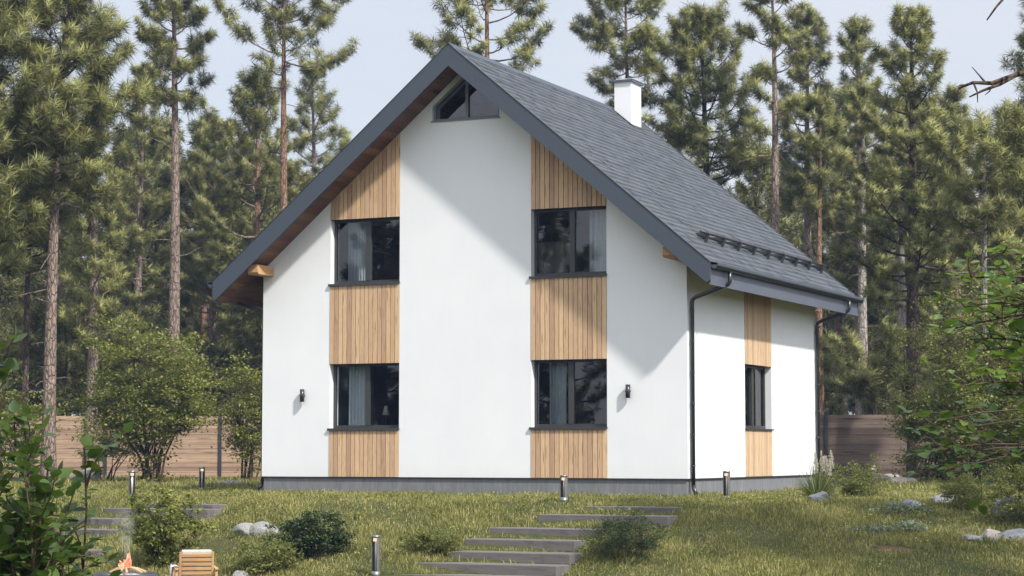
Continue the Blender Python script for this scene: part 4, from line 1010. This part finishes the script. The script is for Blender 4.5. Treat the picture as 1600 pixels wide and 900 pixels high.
# garden chair seen from behind (narrow: scaled in x)
DC = 28.2; cx_, cy_ = site(306, DC); zc_ = g(cx_, cy_)
CR = YAW+.22
chair = empty('garden_chair', (cx_, cy_, zc_), CR, 'slatted teak garden armchair seen from behind, by the fire pit', 'garden chair')
# local axes: +y points away from camera (the chair faces +y), x to the right
tz = hgt(858, DC)-zc_; sw = .265
bk = empty('backrest', (0, 0, 0)); bk.parent = chair
def bpt(x, t, off=0.): return (x, -.30-.10*t+off, .34+(tz-.34)*t)   # backrest leans towards the camera at the top
for s in (-1, 1):
    q = MB(); M_ = [bpt(s*sw-.02, 0), bpt(s*sw+.02, 0), bpt(s*sw+.02, 1), bpt(s*sw-.02, 1)]
    q.add([(a, b-.012, c) for a, b, c in M_]+[(a, b+.016, c) for a, b, c in M_], [(0, 1, 2, 3), (7, 6, 5, 4), (0, 4, 5, 1), (1, 5, 6, 2), (2, 6, 7, 3), (3, 7, 4, 0)])
    q.build('back_post', M['teak'], bk, bevel=.003)
ns = 8
for k in range(ns):
    t0, t1 = .04+.94*k/ns, .04+.94*(k+.70)/ns; q = MB(); A_ = [bpt(-sw+.021, t0), bpt(sw-.021, t0), bpt(sw-.021, t1), bpt(-sw+.021, t1)]
    q.add([(a, b-.008, c) for a, b, c in A_]+[(a, b+.008, c) for a, b, c in A_], [(0, 1, 2, 3), (7, 6, 5, 4), (0, 4, 5, 1), (1, 5, 6, 2), (2, 6, 7, 3), (3, 7, 4, 0)])
    q.build('slat', M['teak'], bk, bevel=.003)
q = MB(); q.box(-.27, .27, -.34, .32, .30, .335); q.build('seat', M['teak'], chair, bevel=.004)
for s in (-1, 1):
    x = s*.325
    MB().box(x-.022, x+.022, -.40, -.355, 0, .60).build('leg', M['teak'], chair, bevel=.003)
    MB().box(x-.022, x+.022, .30, .345, 0, .60).build('leg', M['teak'], chair, bevel=.003)
    MB().box(x-.03, x+.03, -.43, .37, .601, .625).build('armrest', M['teak'], chair, bevel=.004)
    MB().box(x-.015*1, x+.015, -.355, .30, .28, .32).build('side_rail', M['teak'], chair, bevel=.003)
q = MB(); q.box(-.25, .25, -.26, .31, .34, .43); cu = q.build('seat_cushion', M['cushion_g'], None, (cx_, cy_, zc_), CR, .03); tag(cu, 'grey seat cushion on the garden armchair', 'cushion')
q = MB(); t_ = .30; P_ = [bpt(-.24, .10, .022), bpt(.24, .10, .022), bpt(.25, 1.05, .022), bpt(-.25, 1.05, .022)]
q.add(P_+[(a, b+.085, c) for a, b, c in P_], [(0, 1, 2, 3), (7, 6, 5, 4), (0, 4, 5, 1), (1, 5, 6, 2), (2, 6, 7, 3), (3, 7, 4, 0)])
cu = q.build('back_cushion', M['cushion'], None, (cx_, cy_, zc_), CR, .025); tag(cu, 'cream back cushion showing above the slats of the garden armchair', 'cushion')
vs = []; fs = []; nn = 16                               # towel draped over the left armrest
for j in range(nn+1):
    for i in range(9):
        s = j/nn; yy = -.12+.22*i/8; wv = .008*math.sin(i*1.7+s*4)
        if s < .45: p_ = (-.375-.012-wv*2-.02*(0.45-s), yy, .638-(.45-s)*.85-.03*math.sin(i))
        elif s < .6: p_ = (-.375+(s-.45)/.15*.10, yy, .640+.006*math.sin(i))
        else: p_ = (-.268+wv, yy, .638-(s-.6)*.6)
        vs.append(p_)
for j in range(nn):
    for i in range(8): a = j*9+i; fs.append((a, a+1, a+10, a+9))
q = MB(); q.add(vs, fs, 0, True); tw = q.build('towel', M['cloth'], None, (cx_, cy_, zc_), CR); tag(tw, 'white towel draped over the left armrest of the garden chair', 'towel')
sd = tw.modifiers.new('thick', 'SOLIDIFY'); sd.thickness = .008

for o_ in bpy.data.objects:
    if o_.name in ('garden_chair', 'seat_cushion', 'back_cushion', 'towel'): o_.scale = (.80, 1, 1)

# ------------------------------------------------------------------ broad-leaved branches near the camera
def toothed_leaf(s):
    """outline of a broad rounded leaf with a pointed tip, folded and curled"""
    n = 14; V_ = [(0, 0, 0)]
    for k in range(n+1):
        t = k/n; a = math.pi*t; y = s*2*(t**.85); w_ = s*.86*math.sin(math.pi*t**.72)**.8*(1+(.05 if k % 2 else -.03))
        V_.append((w_, y, .16*w_+.10*s*math.sin(a)))
    return V_, n
def broad_bush(name, base, targets, label, seed, leaf_s, per_m, mat, subs=3, stem=.012, cat='bush', sub_l=.4, origins=None, k00=.35):
    G = random.Random(seed); e = empty(name, base, 0, label, cat)
    st = MB(); LV = []; LF = []
    mid = []; 
    n = 8
    prof_ = [0, .62, .92, 1.0, .95, .80, .58, .30, 0]
    def leaf(p, d, s):
        d = d.normalized(); up = Vector((G.uniform(-.5, .5), G.uniform(-.5, .5), 1)); sd_ = d.cross(up).normalized(); nr = sd_.cross(d)
        b = len(LV); curl = G.uniform(-.25, .15)
        for k in range(n+1):
            t = k/n; c = p+d*(2*s*t)+nr*(curl*s*2*t*t)
            w_ = s*.82*prof_[k]; tooth = s*.05*(1 if k % 2 else 0)
            LV.append(tuple(c-nr*.0)); LV.append(tuple(c+sd_*(w_+tooth)+nr*(w_*.22))); LV.append(tuple(c-sd_*(w_+tooth)+nr*(w_*.22)))
        for k in range(n):
            a0, a1 = b+3*k, b+3*k+3
            LF.append((a0, a0+1, a1+1, a1)); LF.append((a0, a1, a1+2, a0+2))
    def branch(p0, p1, r0, lv):
        L_ = (p1-p0).length; m = 6; pts = []; off = Vector((G.uniform(-1, 1), G.uniform(-1, 1), G.uniform(.2, .8)))*L_*.12
        for k in range(m+1): t = k/m; pts.append(p0.lerp(p1, t)+off*math.sin(math.pi*t)+Vector((0, 0, -.05*L_*t*t)))
        st.tube(pts, [r0*(1-.75*k/m) for k in range(m+1)], 6, 0, False)
        def at(t): q_ = t*m; i = min(int(q_), m-1); return pts[i].lerp(pts[i+1], q_-i)
        dr = (p1-p0).normalized()
        if lv > 0:
            for k in range(subs):
                t = G.uniform(.25, .95); o = at(t); dd = (dr*.7+Vector((G.uniform(-1, 1), G.uniform(-1, 1), G.uniform(-.4, .8)))*.8).normalized()
                branch(o, o+dd*min(L_*.3, sub_l)*G.uniform(.5, 1.1), r0*.45, lv-1)
        k0 = k00 if lv else .1
        nl = max(2, int(L_*(1-k0)*per_m))
        for k in range(nl):
            t = k0+(1-k0)*(k+.5)/nl; sg_ = 1 if k % 2 else -1; lat = dr.cross(Vector((G.uniform(-.3, .3), G.uniform(-.3, .3), 1))).normalized()*sg_
            dl = (lat+dr*.6+Vector((0, 0, G.uniform(-.55, .25)))).normalized(); s = leaf_s*G.uniform(.55, 1.15); o = at(t); pe = o+dl*s*.5
            st.tube([o, pe], [.0016, .0012], 3, 0, False); leaf(pe, dl, s)
        leaf(pts[-1], dr, leaf_s*.8)
    o = Vector((0, 0, 0))
    if origins:
        st.tube([(0, 0, -.1)]+[tuple(Vector(q_)-Vector(base)) for q_ in origins], [stem*1.6]*(len(origins)+1), 8)
    for t in targets:
        b_ = o+Vector((G.uniform(-.15, .15), G.uniform(-.15, .15), 0))
        if origins: b_ = min((Vector(q_)-Vector(base) for q_ in origins), key=lambda q_: abs(q_.z-(t[2]-base[2]-.1)))
        branch(b_, Vector(t)-Vector(base), stem, 1)
    st.build('stem', M['twig'], e)
    link('foliage', mesh_np('foliage', LV, LF, M[mat], True), e)
def P3(u, v, d): x, y = site(u, d); return (x, y, hgt(v, d))
bx, by = site(-70, 9.0)
T_ = [P3(u, v, 9+dd) for u, v, dd in [(8, 560, .2), (35, 610, 0), (75, 690, -.2), (95, 700, .3), (35, 675, -.3), (10, 640, 0), (100, 815, .1), (70, 770, -.2), (40, 740, .3), (15, 760, 0), (85, 860, -.3), (105, 905, 0), (60, 850, .2), (20, 830, -.2), (0, 700, .2), (35, 900, .1), (75, 930, .3), (0, 880, 0), (20, 790, .1), (50, 810, -.1), (55, 720, .1), (20, 475, 0), (12, 530, .1), (132, 655, 0), (118, 725, .2), (140, 885, .1)]]
broad_bush('broad_leaved_bush', (bx, by, g(bx, by)), T_, 'leafy hazel-like bush close to the camera at the lower left', 8, .037, 32, 'leaf_b', subs=7, sub_l=.33)
bx, by = site(1730, 11.5)
OR_ = [P3(1728-k*3, 860-k*70, 11.5) for k in range(8)]
T_ = [P3(u, v, 11.5+dd) for u, v, dd in [(1515, 425, .2), (1560, 385, -.2), (1480, 505, 0), (1530, 540, .3), (1575, 470, 0), (1500, 590, -.2), (1560, 610, .2), (1590, 545, 0), (1590, 660, .2), (1600, 420, -.3), (1500, 470, -.1), (1540, 450, .1), (1545, 500, -.2), (1540, 570, -.1), (1580, 600, .2), (1520, 520, .2)]]
broad_bush('broad_leaved_bush', (bx, by, g(bx, by)), T_, 'bright green broad-leaved branches reaching in at the right edge', 9, .036, 24, 'leaf_g', subs=6, origins=OR_, sub_l=.26, k00=.5)
bx, by = site(1760, 12.5)
OR_ = [P3(1758-k*3, 850-k*60, 12.5) for k in range(4)]
T_ = [P3(u, v, 12.5+dd) for u, v, dd in [(1430, 655, .1), (1445, 690, -.1), (1455, 712, 0), (1475, 670, .2), (1490, 700, 0), (1475, 725, -.1), (1500, 660, .1), (1500, 715, .2), (1460, 690, .2), (1520, 700, .1)]]
broad_bush('broad_leaved_bush', (bx, by, g(bx, by)), T_, 'dark green broad-leaved branches overlapping the brown fence', 10, .044, 14, 'leaf_b', subs=5, stem=.009, origins=OR_, sub_l=.26, k00=.78)

# bare branch of a dead tree just outside the right edge
bx, by = site(1780, 12); e = empty('dead_tree', (bx, by, g(bx, by)), 0, 'dead tree outside the right edge reaching bare dark branches into the sky', 'tree')
def rel(u, v, d): p_ = P3(u, v, d); return (p_[0]-bx, p_[1]-by, p_[2]-g(bx, by))
q = MB(); q.tube([(0, 0, -.2), (.03, .02, 2), rel(1790, 60, 12), rel(1800, -300, 12)], [.14, .11, .07, .03], 10); q.build('trunk', M['bark_d'], e)
q = MB()
for pts, r0 in [([(1785, 90, 12), (1680, 95, 12), (1600, 111, 12), (1560, 125, 12), (1530, 124, 12), (1507, 133, 12)], .022), ([(1600, 111, 12), (1572, 127, 12), (1545, 137, 12), (1524, 147, 12)], .014), ([(1550, 124, 12), (1541, 113, 12), (1529, 99, 12)], .007),
   ([(1531, 124, 12), (1537, 140, 12), (1537, 156, 12)], .007), ([(1562, 127, 12), (1556, 138, 12), (1549, 144, 12)], .006), ([(1790, -20, 12), (1650, -30, 12), (1585, -15, 12), (1570, 2, 12), (1554, 24, 12)], .014), ([(1512, 131, 12), (1505, 139, 12), (1498, 150, 12)], .006), ([(1520, 128, 12), (1510, 128, 12), (1505, 131, 12)], .006)]:
    q.tube([rel(*p_) for p_ in pts], [r0*(1-.7*k/(len(pts)-1)) for k in range(len(pts))], 7)
q.build('branch', M['bark_d'], e)

# trees to the right of the view whose shade falls across the lawn
for k, (x, y, H, z0, Rm, lab) in enumerate([(12.5, -9.5, 15.5, 7.5, 2.0, 'pine just outside the right edge, shading the steps'), (9.6, -5.6, 9.0, 3.4, 1.1, 'slim pine outside the right edge near the house side'), (15.5, -11.5, 17, 9.5, 2.2, 'taller pine outside the right edge, shading the left lawn')]):
    ms = pine_mesh(300+k, H, z0, Rm, .16, shape='tall', dens=.75, gap=.1, K=50, w=.012)
    place_tree('pine_tree', ms, x, y, lab, 'pine tree')

# ------------------------------------------------------------------ grass
def build_grass():
    G = np.random.default_rng(99)
    allv = []
    def band(d0, d1, dens, smin, smax, wd):
        u0, u1 = -40, 1640; d = np.sqrt(G.uniform(d0*d0, d1*d1, int(dens*(d1*d1-d0*d0)/2*(u1-u0)/F)))
        u = G.uniform(u0, u1, len(d)); s = (u-800)/F*d
        x = CAM[0]+FW[0]*d+RT[0]*s; y = CAM[1]+FW[1]*d+RT[1]*s
        keep = ~((x > -HW-.0) & (x < .0) & (y > .0) & (y < HD)) & ~((y > HD) & (x < -.5) & (x > -HW+1))
        gz = ground(x, y)
        for a, b, c, e_, zt in STEPS: keep &= ~((x > a+.03) & (x < b-.03) & (y > c-.20) & (y < e_-.02) & (gz < zt))
        keep &= ((x-px_)**2+(y-py_)**2 > .2) & (((x-PATCH[0])/.38)**2+((y-PATCH[1])/.19)**2 > 1)
        # patchy growth
        nz_ = np.sin(x*1.9+1.3*np.sin(y*1.3))+np.sin(y*2.3+1.7*np.sin(x*.9+2))+.6*np.sin(x*5.1+y*4.3)
        keep &= G.uniform(size=len(x)) < np.clip(.72+.22*nz_, .25, 1)
        x, y, nz_ = x[keep], y[keep], nz_[keep]; n = len(x); z = ground(x, y)-.008
        h = G.uniform(smin, smax, n)*(1+.18*nz_)*G.choice([.7, 1, 1.35], n, p=[.35, .5, .15]); a = G.uniform(0, 6.283, n); w_ = wd*G.uniform(.6, 1.3, n)
        le = G.uniform(.1, .75, n)*h; b = a+G.uniform(-1, 1, n)+1.57
        P = np.stack([x, y, z], 1); W_ = np.stack([np.cos(a), np.sin(a), 0*a], 1)*w_[:, None]; Ln = np.stack([np.cos(b), np.sin(b), 0*b], 1)
        m = P+Ln*(le*.35)[:, None]; m[:, 2] += h*.62; t = P+Ln*le[:, None]; t[:, 2] += h*.95
        allv.append(np.stack([P-W_, P+W_, m+W_*.7, t, m-W_*.7], 1))
    band(26.5, 33, 3300, .025, .085, .0045); band(33, 37, 2500, .03, .08, .0052); band(37, 44, 1450, .04, .095, .0062); band(44, 62, 420, .06, .15, .010)
    V_ = np.concatenate(allv).reshape(-1, 3); n = len(V_)//5; b = np.arange(n)*5
    me = bpy.data.meshes.new('lawn_grass'); V_ = V_.astype(np.float32)
    me.vertices.add(len(V_)); me.vertices.foreach_set('co', V_.ravel())
    li = np.stack([b, b+1, b+2, b+4, b+4, b+2, b+3], 1).astype(np.int32).ravel()
    me.loops.add(len(li)); me.loops.foreach_set('vertex_index', li)
    ls = np.stack([np.arange(n)*7, np.arange(n)*7+4], 1).ravel().astype(np.int32); lt = np.tile([4, 3], n).astype(np.int32)
    me.polygons.add(2*n); me.polygons.foreach_set('loop_start', ls); me.polygons.foreach_set('loop_total', lt)
    me.update(calc_edges=True); me.materials.append(M['grass'])
    tag(link('lawn_grass', me), 'rough yellow-green lawn grass covering the slope', 'grass', None, 'stuff'); print('grass blades', n)
build_grass()
def weeds():
    G = np.random.default_rng(12); P = []; N_ = []
    for k in range(420):
        d = G.uniform(29, 44); u = G.uniform(-20, 1620); x, y = site(u, d)
        if -HW-.3 < x < .3 and -.2 < y < HD: continue
        if any(a-.2 < x < b+.2 and c-.25 < y < e_+.1 for a, b, c, e_, zt in STEPS): continue
        n_ = int(G.uniform(14, 60)); r_ = G.uniform(.05, .22)
        q_ = np.stack([x+G.normal(size=n_)*r_, y+G.normal(size=n_)*r_, np.zeros(n_)], 1); q_[:, 2] = ground(q_[:, 0], q_[:, 1])+G.uniform(.03, .095, n_)
        P.append(q_); m_ = G.normal(size=(n_, 3))*.6; m_[:, 2] = np.abs(m_[:, 2])+.7; N_.append(m_)
    P = np.concatenate(P); vs, fs = leaf_quads(P, np.concatenate(N_), G.uniform(.012, .026, len(P)), G, elong=1.3)
    tag(link('lawn_weeds', mesh_np('lawn_weeds', vs, fs, M['leaf'])), 'low broad-leaved weeds scattered through the lawn', 'weeds', None, 'stuff')
    # fallen cones, twigs and needles lie about as litter
    q = MB(); r = random.Random(3)
    for k in range(260):
        x, y = site(r.uniform(0, 1600), r.uniform(29, 40)); a = r.uniform(0, 3.14); l = r.uniform(.04, .16); z = g(x, y)+.035
        if -HW-.1 < x < .1 and y > -.1: continue
        q.tube([(x, y, z), (x+l*math.cos(a), y+l*math.sin(a), z+r.uniform(-.01, .03)), (x+2*l*math.cos(a+.3), y+2*l*math.sin(a+.3), z)], [.004, .005, .002], 4)
    tag(q.build('fallen_twigs', M['bark']), 'fallen twigs scattered in the grass', 'twigs', None, 'stuff')
weeds()

# ------------------------------------------------------------------ haze
n = NT('haze'); pv = n.n('VolumePrincipled', Density=.00042, Anisotropy=.0); pv.inputs['Color'].default_value = (.28, .48, 1.0, 1)
n.t.links.new(pv.outputs[0], n.out.inputs['Volume'])
q = MB(); q.box(-190, 120, -75, 190, -3.2, 22); hz_ = q.build('haze', n.m); tag(hz_, 'thin bluish air haze among the far trees', 'haze', None, 'stuff')
hz_.display_type = 'WIRE'
